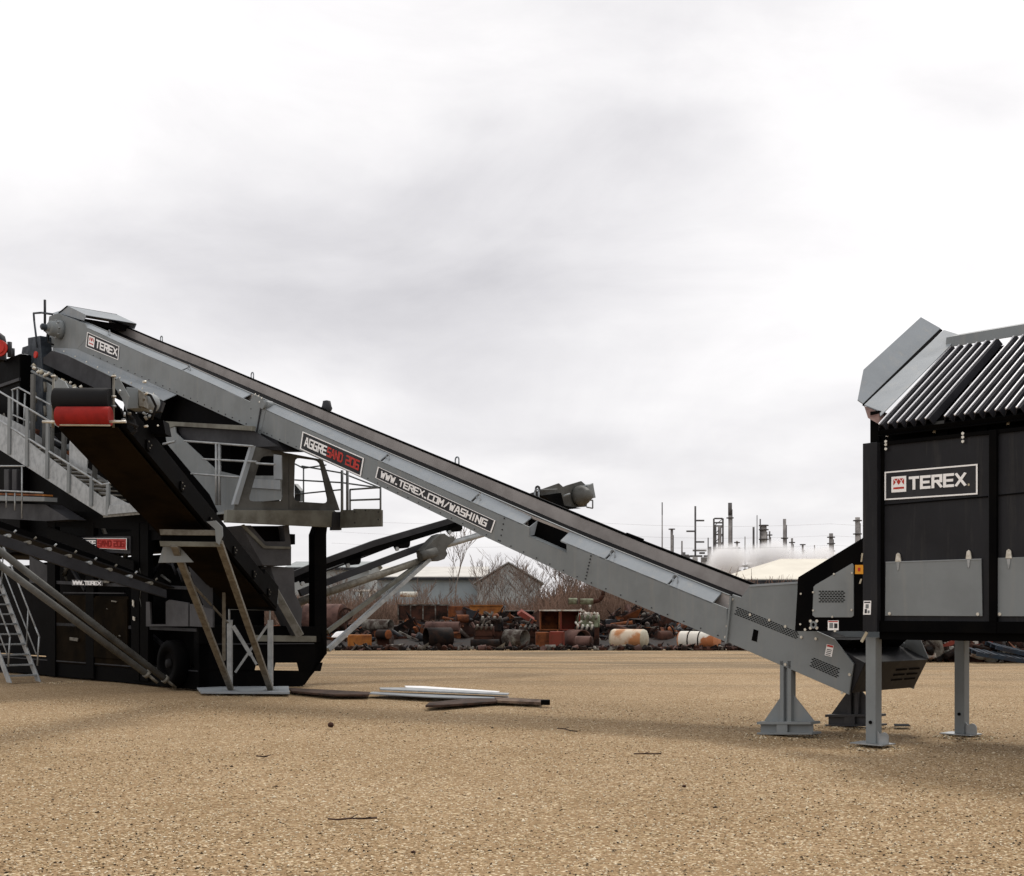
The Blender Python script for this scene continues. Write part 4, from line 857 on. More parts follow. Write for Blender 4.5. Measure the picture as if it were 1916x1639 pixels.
mb = MB(); mb.lathe(A(69,664,-.5), -NN, [(0,0),(0,.09),(.05,.09),(.05,0)], 12); mb.build('stop_button', REDV, wp)
# shiny clamps and hoses below the head chute
rg = random.Random(5)
for i in range(17):
    t = i/16; u = 62+100*t; v = 684+50*t+rg.uniform(-4,4); p = A(u, v, -.62)
    mb = MB(); mb.tube(p, p+V((rg.uniform(-.09,.09), rg.uniform(-.03,.03), rg.uniform(-.10,.05))), rg.uniform(.03,.06), 7); mb.build('pipe_clamp', BRIGHT if i % 3 else CREAM, wp)
rail('chain_hose', [[A(60,685,-.55),A(95,700,-.55),A(130,722,-.55),A(190,745,-.55)],[A(60,695,-.5),A(110,718,-.5),A(170,745,-.5)]], .035, GREY)
ps('side_guard', GREY, [A(101,735,-1.3),A(98,720,-1.3),A(109,708,-1.3),A(121,714,-1.3),A(134,738,-1.3)], NN*.03, .004)
ps('grey_panel', GREY, [A(56,690,-.2),A(100,725,-.2),A(100,800,-.2),A(56,790,-.2)], NN*.03, .004)
for (u, v) in ((66,735),(84,760),(84,715),(66,770)): rail('bracket_pipe', [[A(u,v,-.4),A(u+1,v+18,-.4)]], .04, GALV2)
# galvanised stair and walkway
ss = -1.75
t_ = lambda u, v, o=0: A(u, v, ss+o)
st = ps('stair_side_sheet', GALV, [t_(-60,762),t_(0,795),t_(6,790),t_(88,853),t_(190,930),t_(206,925),t_(237,941),t_(274,957),t_(193,965),t_(150,938),t_(60,880),t_(0,842),t_(-60,806)], NN*.02, .003)
ps('stair_side_sheet', GALV, [t_(-60,740,.8),t_(0,775,.8),t_(40,795,.8),t_(200,900,.8),t_(200,930,.8),t_(40,832,.8),t_(0,806,.8),t_(-60,770,.8)], NN*.02)
for i in range(15):
    a = AB(t_(10,815))[0]-i*.38; zz_ = AB(A(10,822,ss))[2]-i*.38*.335; mb = MB(); mb.abox(a, a+.25, ss+.03, ss+.78, zz_-.03, zz_); mb.build('tread', GALV2, wp)
rail('handrail', [[t_(-40,762),t_(0,787),t_(191,907),t_(224,901)]], .026); rail('handrail', [[t_(-40,709),t_(0,733),t_(91,787),t_(112,798)]], .024)
for u, v0_, v1_ in ((17,744,850),(50,763,872),(88,786,895),(128,868,922),(170,893,947),(201,905,965)):
    ps('stanchion', GREY, [t_(u-2.5,v0_,-.03),t_(u+2.5,v0_,-.03),t_(u+1.5,v1_,-.03),t_(u-4,v1_,-.03)], NN*.04)
for u, v0_, v1_ in ((60,700,838),(82,790,850),(95,800,860),(118,805,868),(176,862,900)):
    ps('rear_stanchion', MGREY, [t_(u-3,v0_,.6),t_(u+3,v0_,.6),t_(u+2,v1_,.6),t_(u-4,v1_,.6)], NN*.05)
rail('handrail', [[t_(22,730,.85),t_(35,725,.85),t_(95,758,.85)],[t_(24,730,.85),t_(24,806,.85)],[t_(33,728,.85),t_(33,810,.85)],[t_(47,736,.85),t_(44,816,.85)],[t_(22,775,.85),t_(60,792,.85)]], .024)
rail('handrail', [[t_(100,792,.85),t_(144,818,.85)],[t_(144,818,.85),t_(188,862,.85),t_(196,880,.85)],[t_(84,812,.85),t_(122,833,.85)],[t_(82,795,.85),t_(80,840,.85)],[t_(124,808,.85),t_(122,860,.85)],[t_(196,880,.85),t_(204,905,.85)]], .024)
ps('kick_panel', GALV, [t_(134,815,.1),t_(146,818,.1),t_(164,835,.1),t_(162,888,.1),t_(129,868,.1),t_(130,826,.1)], NN*.02, .003)
ps('walkway_grating', GALV2, [t_(193,964,-.02),t_(275,957,-.02),t_(268,948,.6),t_(205,952,.6)], Z*-.05)
ps('landing_toe_board', GALV, [t_(205,945,-.04),t_(258,940,-.04),t_(275,956,-.04),t_(200,963,-.04)], NN*.015, .003)
# lower walkway at the far left
l_ = lambda u, v, o=0: A(u, v, -2.2+o)
rail('handrail', [[l_(-40,873),l_(0,872),l_(45,872)],[l_(-40,920),l_(0,918),l_(80,922)],[l_(41,872),l_(41,970)],[l_(28,922),l_(28,955)],[l_(12,922),l_(12,950)]], .02)
for u in (12,27): ps('pipe_column', DGREY, [l_(u-5,878,.5),l_(u+4,878,.5),l_(u+4,918,.5),l_(u-5,918,.5)], NN*.1, .02)
ps('walkway_edge', GREY, [l_(-40,926,.2),l_(83,930,.2),l_(83,938,.2),l_(-40,936,.2)], NN*.3, .003)
ps('orange_cable_tray', ORNG, [l_(-40,921,.25),l_(83,925,.25),l_(83,928,.25),l_(-40,925,.25)], NN*.2)
ps('deck_edge', DGREY, [l_(-40,940,.4),l_(85,944,.4),l_(130,972,.4),l_(85,975,.4),l_(-40,968,.4)], NN*.4)
for i in range(10):                            # engines and pipework seen between the stairs
    u = 8+i*19+rg.uniform(-5,5); v = 800+i*9+rg.uniform(-40,-10)
    mb = MB(); p = A(u, v, -.6); mb.tube(p, p+V((rg.uniform(-.3,.3),0,rg.uniform(-.3,.3))), rg.uniform(.04,.1), 9); mb.build('pipe_stub', [GALV2,DGREY,GREY,RUST2][i % 4], wp)
# ground stair
gs = thing('access_stair', G(45,1275), 'steep galvanised metal stair with handrails standing on the gravel at the far left', 'stairs')
bs0, bs1 = -3.02, -2.38
a0 = AB(A(75,1275,bs1))[0]
for b in (bs0, bs1):
    mb = MB(); mb.slab([W(a0,b,0),W(a0+.24,b,0),W(a0+3.64,b,3.4),W(a0+3.4,b,3.4)], NN*.03); mb.build('stringer', GALV, gs, .004)
    mb = MB(); mb.path([W(a0+.15,b,.35),W(a0+.05,b,1.0),W(a0+.25,b,1.2),W(a0+2.9,b,3.9)], .02, 8)
    mb.path([W(a0+.75,b,.75),W(a0+.65,b,1.6)], .018, 8); mb.path([W(a0+2.2,b,2.1),W(a0+2.1,b,3.1)], .018, 8); mb.path([W(a0+.2,b,.6),W(a0+2.9,b,3.35)], .016, 8); mb.build('handrail', GALV, gs)
for i in range(15):
    z = .12+i*.225; a = a0+.06+z; mb = MB(); mb.abox(a, a+.20, bs0+.035, bs1-.005, z, z+.035); mb.build('tread', GALV, gs, .003)
# ================================================================== side conveyor with the red roller
C0 = P(156,757,16.1); C1 = P(474,1122,23.7)
cd = (C1-C0).normalized(); cs = cd.cross(Z).normalized(); cs = cs if cs.x > 0 else -cs; cu = cs.cross(cd).normalized(); cu = cu if cu.z > 0 else -cu
LC = (C1-C0).length
dc = thing('side_conveyor', P(430,1290,23.7), 'black side conveyor with red belt scraper at its head resting on a slanted steel trestle', 'conveyor')
def cp(t, s, u): return C0+cd*t+cs*s+cu*u
def cb(name, m, t0, t1, s0, s1, u0, u1, bevel=0):
    mb = MB(); mb.hexa([cp(t0,s0,u0),cp(t1,s0,u0),cp(t1,s1,u0),cp(t0,s1,u0),cp(t0,s0,u1),cp(t1,s0,u1),cp(t1,s1,u1),cp(t0,s1,u1)]); return mb.build(name, m, dc, bevel)
cb('return_belt', UNDER, .15, LC, -.33, .33, -.19, -.17)
cb('belt', RUBBER, .1, LC, -.33, .33, .13, .15)
for s0 in (-.47, .39): cb('side_rail', BLACK, .35, LC, s0, s0+.08, -.17, .17, .006)
cb('tail_box', BLACK, LC-.9, LC+.1, -.45, .45, -.2, .3, .01)
cb('under_pan', UNDER, .25, LC-.2, -.40, .39, -.215, -.20)
for k_, t in enumerate((1.1, 2.5, 3.9, 5.2, 6.4, 7.4)):
    for s_ in (1, -1):
        mb = MB(); mb.slab([cp(t-.10,s_*.475,-.02),cp(t+.10,s_*.475,-.02),cp(t+.06,s_*.475,-.14),cp(t-.06,s_*.475,-.14)], cs*s_*.02); rbk = mb.build('roller_bracket', BLACK, dc)
        for dt, du in ((-.05,-.03),(.05,-.04),(.01,-.10)): bolt(cp(t+dt, s_*.495, du), cs*s_, rbk, .011, GALV2)
hc = P(156,749,16.0)
mb = MB(); mb.lathe(P(103,749,16), V((1,0,0)), [(0,0),(0,.15),(.01,.16),(.72,.16),(.73,.15),(.73,0)], 28); mb.build('head_drum', RUBBER, dc)
mb = MB(); mb.lathe(P(107,779,15.85), V((1,0,0)), [(0,0),(0,.12),(.005,.125),(.685,.125),(.69,.12),(.69,0)], 28); mb.build('red_scraper_roller', REDP, dc)
mb = MB(); mb.tube(P(112,795,15.8), P(206,796,15.8), .012, 8); mb.build('scraper_rod', CREAM, dc)
for u in (100, 213):
    mb = MB(); mb.tube(P(u,700,16), P(u-1,800,16), .017, 8); mb.build('tension_rod', GALV2, dc)
    for v in (704, 742, 760, 788):
        mb = MB(); mb.tube(P(u,v,16)-Z*.012, P(u,v,16)+Z*.012, .034, 6); mb.build('nut', BRIGHT if v != 760 else GALV, dc)
mb = MB(); mb.tube(P(203,789,15.8), P(236,789,15.8), .018, 8); mb.tube(P(80,789,15.9), P(110,790,15.8), .018, 8); mb.build('scraper_pivot', BRIGHT, dc)
def pp(name, m, px, Y, th=.04, bevel=0, parent=None):
    mb = MB(); mb.slab([P(u,v,Y) for u,v in px], V((0,th,0))); return mb.build(name, m, parent or dc, bevel)
pp('head_bracket', GREY, [(215,712),(222,706),(242,742),(236,768),(228,745),(214,724)], 16.1, .02)
pp('drive_box', GREY, [(236,724),(258,726),(259,764),(236,765)], 16.4, .25, .008)
pp('drive_box', GALV2, [(258,728),(268,734),(270,762),(260,760)], 16.3, .2, .008)
mb = MB(); mb.lathe(P(284,755,16.8), V((-.25,-1,0)), [(0,0),(0,.13),(.3,.13),(.32,.09),(.32,0)], 18); mb.build('hydraulic_motor', GREY, dc)
mb = MB(); mb.path([P(236,770,16.2),P(250,785,16.2),P(255,805,16.2),P(246,812,16.2)], .022); mb.build('hose', RUBBER, dc)
for pts_ in ([P(226,765,16.1),P(238,790,16.1),P(258,798,16.1)],[P(268,735,16.4),P(282,740,16.4),P(292,760,16.5),P(284,785,16.6)]): mb = MB(); mb.path(pts_, .017); mb.build('hose', RUBBER, dc)
for i in range(14): 
    u, v = rg.uniform(215,296), rg.uniform(712,800); mb = MB(); p = P(u,v,16.05); mb.tube(p, p+V((rg.uniform(-.05,.05),-.03,rg.uniform(-.05,.05))), rg.uniform(.008,.022), 7); mb.build('fitting', [BRIGHT,GALV,GREY,GALV2][i%4], dc)
pp('head_frame', BLACK, [(262,784),(305,786),(310,812),(268,812)], 17.2, .3)
pp('motor_guard', DGREY, [(228,740),(236,768),(262,772),(300,770),(306,752),(298,748),(262,742)], 16.9, .1)
# trestle
Yt, Yb = 19.3, 23.7
for (v0_, v1_, m) in ((990,1001,GALV2),(1012,1022,OLIVE)): 
    pp('top_beam', m, [(298,v0_),(412,v0_+2),(412,v1_+1),(300,v1_)], Yt, .10, .006)
pp('beam_end_plate', GREY, [(386,976),(404,974),(416,986),(417,1002),(410,1020),(404,1014),(402,990)], Yt-.05, .03, .004)
pp('hanger_plate', GREY, [(305,1023),(334,1021),(362,1052),(296,1053)], Yt+.2, .02, .003)
pp('dark_tray', BLACK, [(300,1000),(412,1002),(412,1013),(302,1012)], Yt+.05, .3)
for (u0,v0_,u1,v1_) in ((326,1020,432,1289),(410,1014,506,1289)):
    mb = MB(); mb.bar(P(u0,v0_,Yt), P(u1,v1_,Yb-.15), .11, .07, V((0,1,0))); mb.build('slanted_leg', GALV2, dc, .006)
for u in (430, 506):
    mb = MB(); p = P(u,1287,Yb); mb.bar(V((p.x,p.y,.03)), V((p.x,p.y,P(u,1160,Yb).z)), .095, .095, V((0,1,0))); mb.tube(P(u-1,1160,Yb), P(u-1,1140,Yb), .02, 8); mb.build('upright', GALV, dc, .006)
    mb = MB(); mb.box(p.x-.12, p.x+.12, Yb-.12, Yb+.12, .045, .06); mb.build('upright_foot', GALV, dc)
pp('upright_beam', GREY, [(428,1132),(512,1134),(511,1142),(428,1141)], Yb-.05, .1, .005)
mb = MB(); mb.bar(P(436,1171,Yb-.08), P(470,1226,Yb-.08), .07, .03, V((0,1,0))); mb.bar(P(470,1226,Yb-.07), P(480,1243,Yb-.07), .045, .02, V((0,1,0))); mb.build('cross_brace', GALV, dc)
mb = MB(); mb.bar(P(499,1172,Yb+.05), P(440,1258,Yb+.05), .045, .02, V((0,1,0))); mb.bar(P(499,1172,Yb+.05), P(502,1171,Yb+.05), .08, .03, V((0,1,0))); mb.build('cross_brace', GALV, dc)
mb = MB(); mb.bar(P(352,1085,20.9), P(426,1165,Yb-.1), .03, .03, V((0,1,0))); mb.build('stay_rod', GALV2, dc)
mb = MB(); mb.bar(P(419,1070,22.5), P(419,1235,23.3), .055, .05, V((0,1,0))); mb.build('rear_post', GALV2, dc)
pp('dark_brace_plate', DGREY, [(352,1060),(375,1060),(398,1088),(398,1140),(382,1136),(362,1090)], 22.4, .02)
mb = MB(); q0 = P(365,1291,1.6*F/151); 
mb.slab([V((G(367,1289).x, G(367,1289).y, .012)), V((G(376,1299).x, G(376,1299).y, .012)), V((G(542,1300).x, G(542,1300).y, .012)), V((G(540,1288).x, G(540,1288).y, .012))], Z*.035); mb.build('base_plate', LGREY, dc, .003)
mb = MB(); mb.bar(P(514,1105,24.3), P(562,1190,24.3), .15, .06, V((0,1,0))); mb.build('tail_strut', GALV2, dc)
pp('tail_bracket', GREY, [(508,1100),(518,1102),(520,1130),(506,1132)], 24.1, .05, .004)
# ================================================================== stockpile conveyor beyond
aS = 14.0
sc = thing('stockpile_conveyor', W(aS,2,0), 'black stockpile conveyor rising behind the feed conveyor with its motor against the sky', 'conveyor')
b_ = lambda u, v, o=0: B(u, v, aS+o)
def sp(name, m, px, o=0, th=.06, bevel=0, parent=None):
    mb = MB(); mb.slab([b_(u,v,o) for u,v in px], D*th); return mb.build(name, m, parent or sc, bevel)
for o in (0,):
    d_ = 0
    sp('upper_rail', DGREY, [(549,1069),(613,1043),(700,1011),(841,970),(1010,918),(1100,908),(1100,916),(1010,928),(841,981),(700,1023),(613,1054),(551,1080)], o, .08, .006)
    sp('rail_web', BLACK, [(551,1080),(613,1054),(700,1023),(841,981),(900,963),(900,970),(842,990),(702,1033),(613,1064),(553,1090)], o+.02, .04)
    sp('lower_rail', DGREY, [(560,1104),(613,1083),(776,1022),(830,1003),(830,1014),(776,1035),(613,1096),(565,1116)], o, .08, .006)
for (u, v) in ((660,1054),(752,1023),(850,992),(575,1088)):
    sp('idler_bracket', BLACK, [(u-13,v-14),(u+17,v-22),(u+15,v-2),(u+12,v+2),(u-8,v+4),(u-12,v-4)], .02, .12)
    mb = MB(); mb.lathe(b_(u-8,v+4,-.05), D, [(0,0),(0,.05),(.05,.05),(.05,0)], 10); mb.build('idler_bolt', GALV, sc)
mb = MB()
mb.tube(b_(555,1128,-.1), b_(806,1043,-.1), .085, 16); mb.build('telescopic_tube', GALV2, sc)
mb = MB(); mb.tube(b_(800,1030,-.1), b_(925,993,-.1), .075, 16); mb.build('telescopic_tube', GALV, sc)
sp('slide_bracket', MGREY, [(792,1030),(812,1010),(822,1001),(832,998),(842,1006),(850,1003),(852,1010),(838,1022),(835,1030),(838,1036),(832,1046),(820,1050),(808,1048),(795,1040)], -.25, .3, .01)
mb = MB(); mb.lathe(b_(800,1037,-.30), (b_(820,1031,-.3)-b_(800,1037,-.3)), [(-.25,.0),(-.25,.11),(.25,.12),(.25,0)], 16); mb.build('tube_collar', MGREY, sc)
mb = MB(); mb.bar(b_(780,1058,-.1), b_(612,1182,-.1), .11, .09, Z); mb.build('strut', OLIVE, sc, .006)
mb = MB(); mb.bar(b_(803,1046,-.2), b_(613,1216,-.2), .13, .10, Z); mb.build('strut', GALV, sc, .006)
mb = MB(); mb.bar(b_(900,956,.3), b_(1040,922,.3), .45, .03, Z); mb.build('belt', RUBBER, sc)
mb = MB(); mb.bar(b_(560,1084,.35), b_(900,956,.35), .45, .03, Z); mb.build('belt', RUBBER, sc)
sp('motor_shroud', MGREY, [(1009,924),(1012,916),(1046,904),(1054,911),(1061,908),(1088,900),(1097,908),(1110,904),(1114,931),(1100,933),(1098,948),(1068,950),(1052,944),(1020,934)], -.02, .04, .004)
sp('motor_frame', BLACK, [(1015,927),(1050,922),(1056,946),(1088,951),(1066,952),(1040,944)], -.15, .8)
mb = MB(); cm = b_(1082,928,-.05); mb.lathe(cm, -D, [(0,0),(0,.27),(.12,.28),(.25,.24),(.36,.16),(.44,.13),(.46,0)], 22); mb.build('drive_motor', MGREY, sc)
sp('motor_cap', GREY, [(1099,908),(1110,905),(1115,931),(1103,934)], -.25, .3, .01)
mb = MB(); mb.bar(b_(1012,916,-.1), b_(1042,915,-.1), .03, .03); mb.path([b_(1102,936,-.1),b_(1109,936,-.1),b_(1109,951,-.1),b_(1098,949,-.1)], .02); mb.path([b_(1054,928,-.3),b_(1066,924,-.3)], .025); mb.build('guard_rail', GREY, sc)
mb = MB(); mb.path([b_(1002,922,-.1),b_(1003,912,-.1),b_(1006,910,-.1),b_(1009,912,-.1),b_(1009,925,-.1)], .03); mb.build('hook', DGREY, sc)
# ================================================================== left product conveyor
aL = 13.8
lc = thing('product_conveyor', W(aL,-1.6,0), 'low dark conveyor with twin support tubes running down from the left picture edge', 'conveyor')
m_ = lambda u, v, o=0: B(u, v, aL+o)
def lp(name, m, px, o=0, th=.06, bevel=0):
    mb = MB(); mb.slab([m_(u,v,o) for u,v in px], D*th); return mb.build(name, m, lc, bevel)
lp('side_rail', DGREY, [(-60,980),(0,1000),(170,1055),(312,1104),(312,1119),(160,1074),(0,1020),(-60,1000)], -.05, .08, .006)
lp('side_rail', BLACK, [(-60,955),(0,975),(170,1036),(320,1096),(320,1104),(170,1050),(0,990),(-60,972)], .9, .08)
mb = MB(); mb.bar(m_(-60,975,.45), m_(310,1100,.45), .75, .03); mb.build('belt', RUBBER, lc)
for i in range(8):
    u = 18+i*38; v = 1000+(u)*.335-4
    mb = MB(); p = m_(u, v, -.1); mb.tube(p, p+D*.25, .035, 8); mb.tube(p+Z*.06+NN*.08, p+Z*.1+NN*.12, .02, 6); mb.build('idler_bracket', GALV2 if i % 2 else GALV, lc)
for (x0,y0,x1,y1,r,o) in ((-60,985,312,1273,.066,-.35),(-60,1013,277,1263,.066,-.6)):
    mb = MB(); mb.tube(m_(x0,y0,o), m_(x1,y1,o), r, 16); tb = mb.build('support_tube', MGREY, lc)
    mb = MB(); e0, e1 = m_(x1,y1,o), m_(x1-5,y1-4,o); mb.tube(e0, e1, r*1.25, 12); mb.tube(e0, e0+(e0-e1).normalized()*.25, .03, 8); mb.build('tube_end', GALV2, tb)
# ================================================================== boards lying on the gravel
def board(name, m, px, th, label, cat='board', zoff=.012, group=None):
    mb = MB(); pts = [G(u, v) for u, v in px]; pts = [V((p.x, p.y, zoff)) for p in pts]; mb.slab(pts, Z*th)
    return solo(mb, name, m, label, cat, group, .003)
board('timber_plank', WOODD, [(540,1291),(692,1299),(690,1304),(620,1304),(545,1297)], .035, 'dark brown timber plank running out from the pale trestle base plate', 'plank')
board('metal_strip', LGREY, [(691,1302),(810,1309),(880,1311),(950,1312),(952,1308),(850,1304),(696,1299)], .02, 'widest pale metal strip, nearest the camera among the strips on the gravel', 'metal strip', .03)
board('metal_strip', GALV, [(710,1297),(760,1297),(953,1308),(950,1310.5),(712,1300)], .025, 'long galvanised strip lying just behind the widest pale strip', 'metal strip', .085)
board('metal_strip', WHITE, [(757,1294),(790,1294.5),(935,1305),(930,1306.5),(760,1297)], .015, 'thin whitish metal strip, farthest back of the strips on the gravel', 'metal strip', .10)
board('timber_plank', WOODD, [(796,1325),(803,1319),(880,1311),(935,1312),(930,1317),(830,1324)], .035, 'short dark plank with a pointed end tucked under the metal strips', 'plank')
board('timber_plank', WOOD, [(925,1310),(1016,1315),(1014,1321),(930,1317)], .04, 'grey brown plank whose black end points right beyond the metal strips', 'plank', .02)
mb = MB(); p = G(1012,1321); mb.box(p.x, p.x+.15, p.y-.05, p.y+.12, .02, .10); solo(mb, 'black_block', BLACK, 'small black block at the right end of the boards on the gravel', 'block')
mb = MB(); pts = [G(614,1535),(G(632,1539)),G(655,1534),G(680,1537),G(705,1533)]; pts = [V((x.x,x.y,.012+.01*(i%2))) for i, x in enumerate(pts)]
mb.path(pts, .007, 6); mb.path([pts[2], pts[2]+V((.05,.06,.02))], .004, 5); mb.path([pts[3], pts[3]+V((.06,-.05,.02))], .004, 5); solo(mb, 'twig', BARK if False else WOODD, 'dark broken twig lying on the gravel near the camera', 'twig')
for k_, (pp_, lab) in enumerate((([(1043,1364),(1055,1366),(1066,1368),(1080,1371)],'short dark twig on the gravel right of the boards'),([(1186,1412),(1205,1413),(1222,1412),(1237,1413)],'thin dark twig on the gravel left of the conveyor stand'),([(480,1416),(492,1419),(500,1417)],'tiny dark twig on the gravel at the left below the trestle plate'))):
    pts = [G(*q_) for q_ in pp_]; pts = [V((x.x,x.y,.01+.008*(i%2))) for i, x in enumerate(pts)]; mb = MB(); mb.path(pts, .008, 5); mb.path([pts[1], pts[1]+V((.07,.09,.01))], .005, 5); solo(mb, 'twig', WOODD, lab, 'twig')
def rock(u, v, r, m, label, sq=.7, seed=0):
    rr = random.Random(seed); mb = MB(); p = G(u, v); vs = []; fs = []
    for i in range(6):
        th = math.pi*i/5-math.pi/2
        for j in range(9):
            ph = 2*math.pi*j/9; k = r*rr.uniform(.75,1.15); vs.append(V((p.x+k*math.cos(th)*math.cos(ph), p.y+k*math.cos(th)*math.sin(ph), r*.55+k*sq*math.sin(th))))
    for i in range(5):
        for j in range(9): fs.append((i*9+j, i*9+(j+1)%9, (i+1)*9+(j+1)%9, (i+1)*9+j))
    mb.add(vs, fs); return solo(mb, 'stone', m, label, 'stone')
rock(619,1360,.045,RUST,'dark stone alone on the gravel below the metal strips',.8,3)
rock(1280,1473,.02,RUST,'small dark stone on the gravel well in front of the conveyor stand',.6,4)
rock(773,1597,.018,RUST,'dark stone nearest the camera at the bottom of the picture',.5,6)
board('metal_offcut', BLACK, [(1672,1357),(1700,1357),(1704,1361),(1674,1361)], .01, 'flat black offcut on the gravel between the feed hopper legs', 'offcut')
# ================================================================== scrap yard
def cyl(name, m, u0, u1, v0, v1, Y, label, yaw=0, cat='tank', dome=.25, end=None, hollow=False, saddle=False, bands=0):
    """horizontal cylinder between u0..u1, v0 (top)..v1 (bottom)"""
    zt = P(0,v0,Y).z; zb = max(P(0,v1,Y).z, 0); r = (zt-zb)/2; x0 = P(u0,0,Y).x; x1 = P(u1,0,Y).x
    ax = V((math.cos(yaw), math.sin(yaw), 0)); c = V(((x0+x1)/2, Y, (zt+zb)/2)); Lh = max((x1-x0)/2-r*abs(math.sin(yaw)), r*.4)/max(math.cos(yaw),.3)
    t = thing(name, (c.x, c.y, 0), label, cat)
    p = c-ax*Lh
    dm = r*dome; mb = MB(); L2 = 2*Lh
    if hollow: mb.lathe(p, ax, [(0,r*.94),(0,r),(L2,r),(L2,r*.94),(0.02,r*.94)], 28); mb.build('shell', m, t); mb = MB(); mb.lathe(p, ax, [(L2*.5,0),(L2*.5,r*.93)], 20); mb.build('baffle', SCRAPBLK, t)
    else:
        mb.lathe(p, ax, [(dm,r),(L2-dm,r)], 32); mb.build('shell', m, t)
        for s in (0, 1):
            prof = [(dm,r),(dm*.5,r*.93),(dm*.15,r*.7),(0,0)] if s == 0 else [(L2-dm,r),(L2-dm*.5,r*.93),(L2-dm*.15,r*.7),(L2,0)]
            mb = MB(); mb.lathe(p, ax, prof, 32); mb.build('end_cap', end or m, t)
    for k in range(bands):
        mb = MB(); d0 = L2*(.28+.26*k); mb.lathe(p, ax, [(d0,r),(d0,r*1.025),(d0+.05,r*1.025),(d0+.05,r)], 28); mb.build('band', SCRAPBLK, t)
    if saddle: mb = MB(); mb.box(c.x-r*.8, c.x+r*.3, Y-r*1.0, Y+r*.7, 0, r*.55); mb.build('saddle', CREAM, t)
    return t
YS = 49.5
cyl('storage_tank', TANKO, 1136,1217,1177,1214,YS-.8,'cream and orange horizontal tank on a pale saddle, left of the two fat tanks', math.radians(-28), end=CREAM, dome=.35, saddle=True)
cyl('storage_tank', TANKW, 1264,1351,1181,1217,YS-1.0,'white and rust streaked tank with black bands and an orange end', math.radians(-30), end=mat('peach_paint',(.50,.21,.10),.7), dome=.3, bands=2)
cyl('open_drum', SCRAPGR, 938,992,1178,1210,YS,'short pale drum with its dark open end facing right', math.radians(-38), 'drum', hollow=True)
cyl('old_pipe', SCRAPBLK, 790,850,1174,1211,YS+.5,'wide burnt black pipe lying among rust at the near edge of the yard', math.radians(24), 'pipe', hollow=True)
cyl('old_pipe', RUST3, 795,862,1163,1182,YS+2.5,'pinkish brown pipe resting above the wide burnt black pipe', math.radians(-10), 'pipe', hollow=True)
cyl('old_pipe', SCRAPGR, 676,738,1159,1180,YS+2.5,'grey pipe with a dark open mouth behind the stockpile conveyor struts', math.radians(-30), 'pipe', hollow=True)
cyl('old_boiler', RUST3, 560,655,1130,1180,YS+5,'brown rusted boiler behind the black end post of the washing plant', math.radians(-15), 'boiler', end=RUST)
mb = MB(); c = P(647,1150,YS+3); mb.lathe(c, V((.3,-1,0)), [(0,.22),(0,.30),(.10,.30),(.10,.22),(0,.22)], 24)
for k in range(3): mb.bar(c+V((math.cos(k*1.05),-.04,math.sin(k*1.05)))*.27, c-V((math.cos(k*1.05),.04,math.sin(k*1.05)))*.27, .03, .03)
mb.tube(c-Z*.3, V((c.x,c.y,0)), .04); solo(mb, 'spoked_wheel', RUST, 'rusty spoked wheel standing beside the brown boiler', 'wheel')
cyl('culvert_pipe', RUST3, 1052,1106,1178,1216,YS+.3,'large brown culvert arch opening right of the red cabinets', math.radians(-60), 'pipe', hollow=True)
cyl('old_tank', RUST3, 1072,1112,1190,1211,YS-1.2,'small brown tank lying in front of the large culvert pipe', math.radians(-22), 'tank', end=RUST)
cyl('exhaust_silencer', GREENP, 1062,1082,1119,1131,YS+1,'pale green silencer can on top of the scrap engine, left one', math.radians(-8), 'silencer', end=SCRAPGR)
cyl('exhaust_silencer', GREENP, 1084,1112,1120,1131,YS+1,'longer pale green silencer beside the rusty exhaust elbow', math.radians(-5), 'silencer', end=RUST)
mb = MB(); mb.path([P(1110,1126,YS+1),P(1122,1123,YS+1),P(1128,1114,YS+1),P(1129,1106,YS+1)], .09, 12); solo(mb, 'exhaust_elbow', RUST, 'rusty bent exhaust elbow at the right end of the green silencers', 'exhaust pipe')
cyl('old_barrel', RUST2, 850,880,1150,1165,YS+4,'orange rust barrel lying high on the heap under the yellow skip', math.radians(20), 'barrel', end=RUST)
cyl('old_barrel', SCRAPBLK, 700,735,1178,1196,YS+.4,'black barrel low in the heap between the conveyor struts', math.radians(-40), 'barrel', end=RUST2)
cyl('old_tank', RUST, 1222,1262,1180,1212,YS+3,'dark rust tank in shade between the two fat pale tanks', math.radians(20), 'tank')
cyl('old_pipe', SCRAPBLK, 880,935,1196,1212,YS-.3,'thin burnt pipe at the foot of the heap left of the pale drum', math.radians(8), 'pipe', hollow=True)
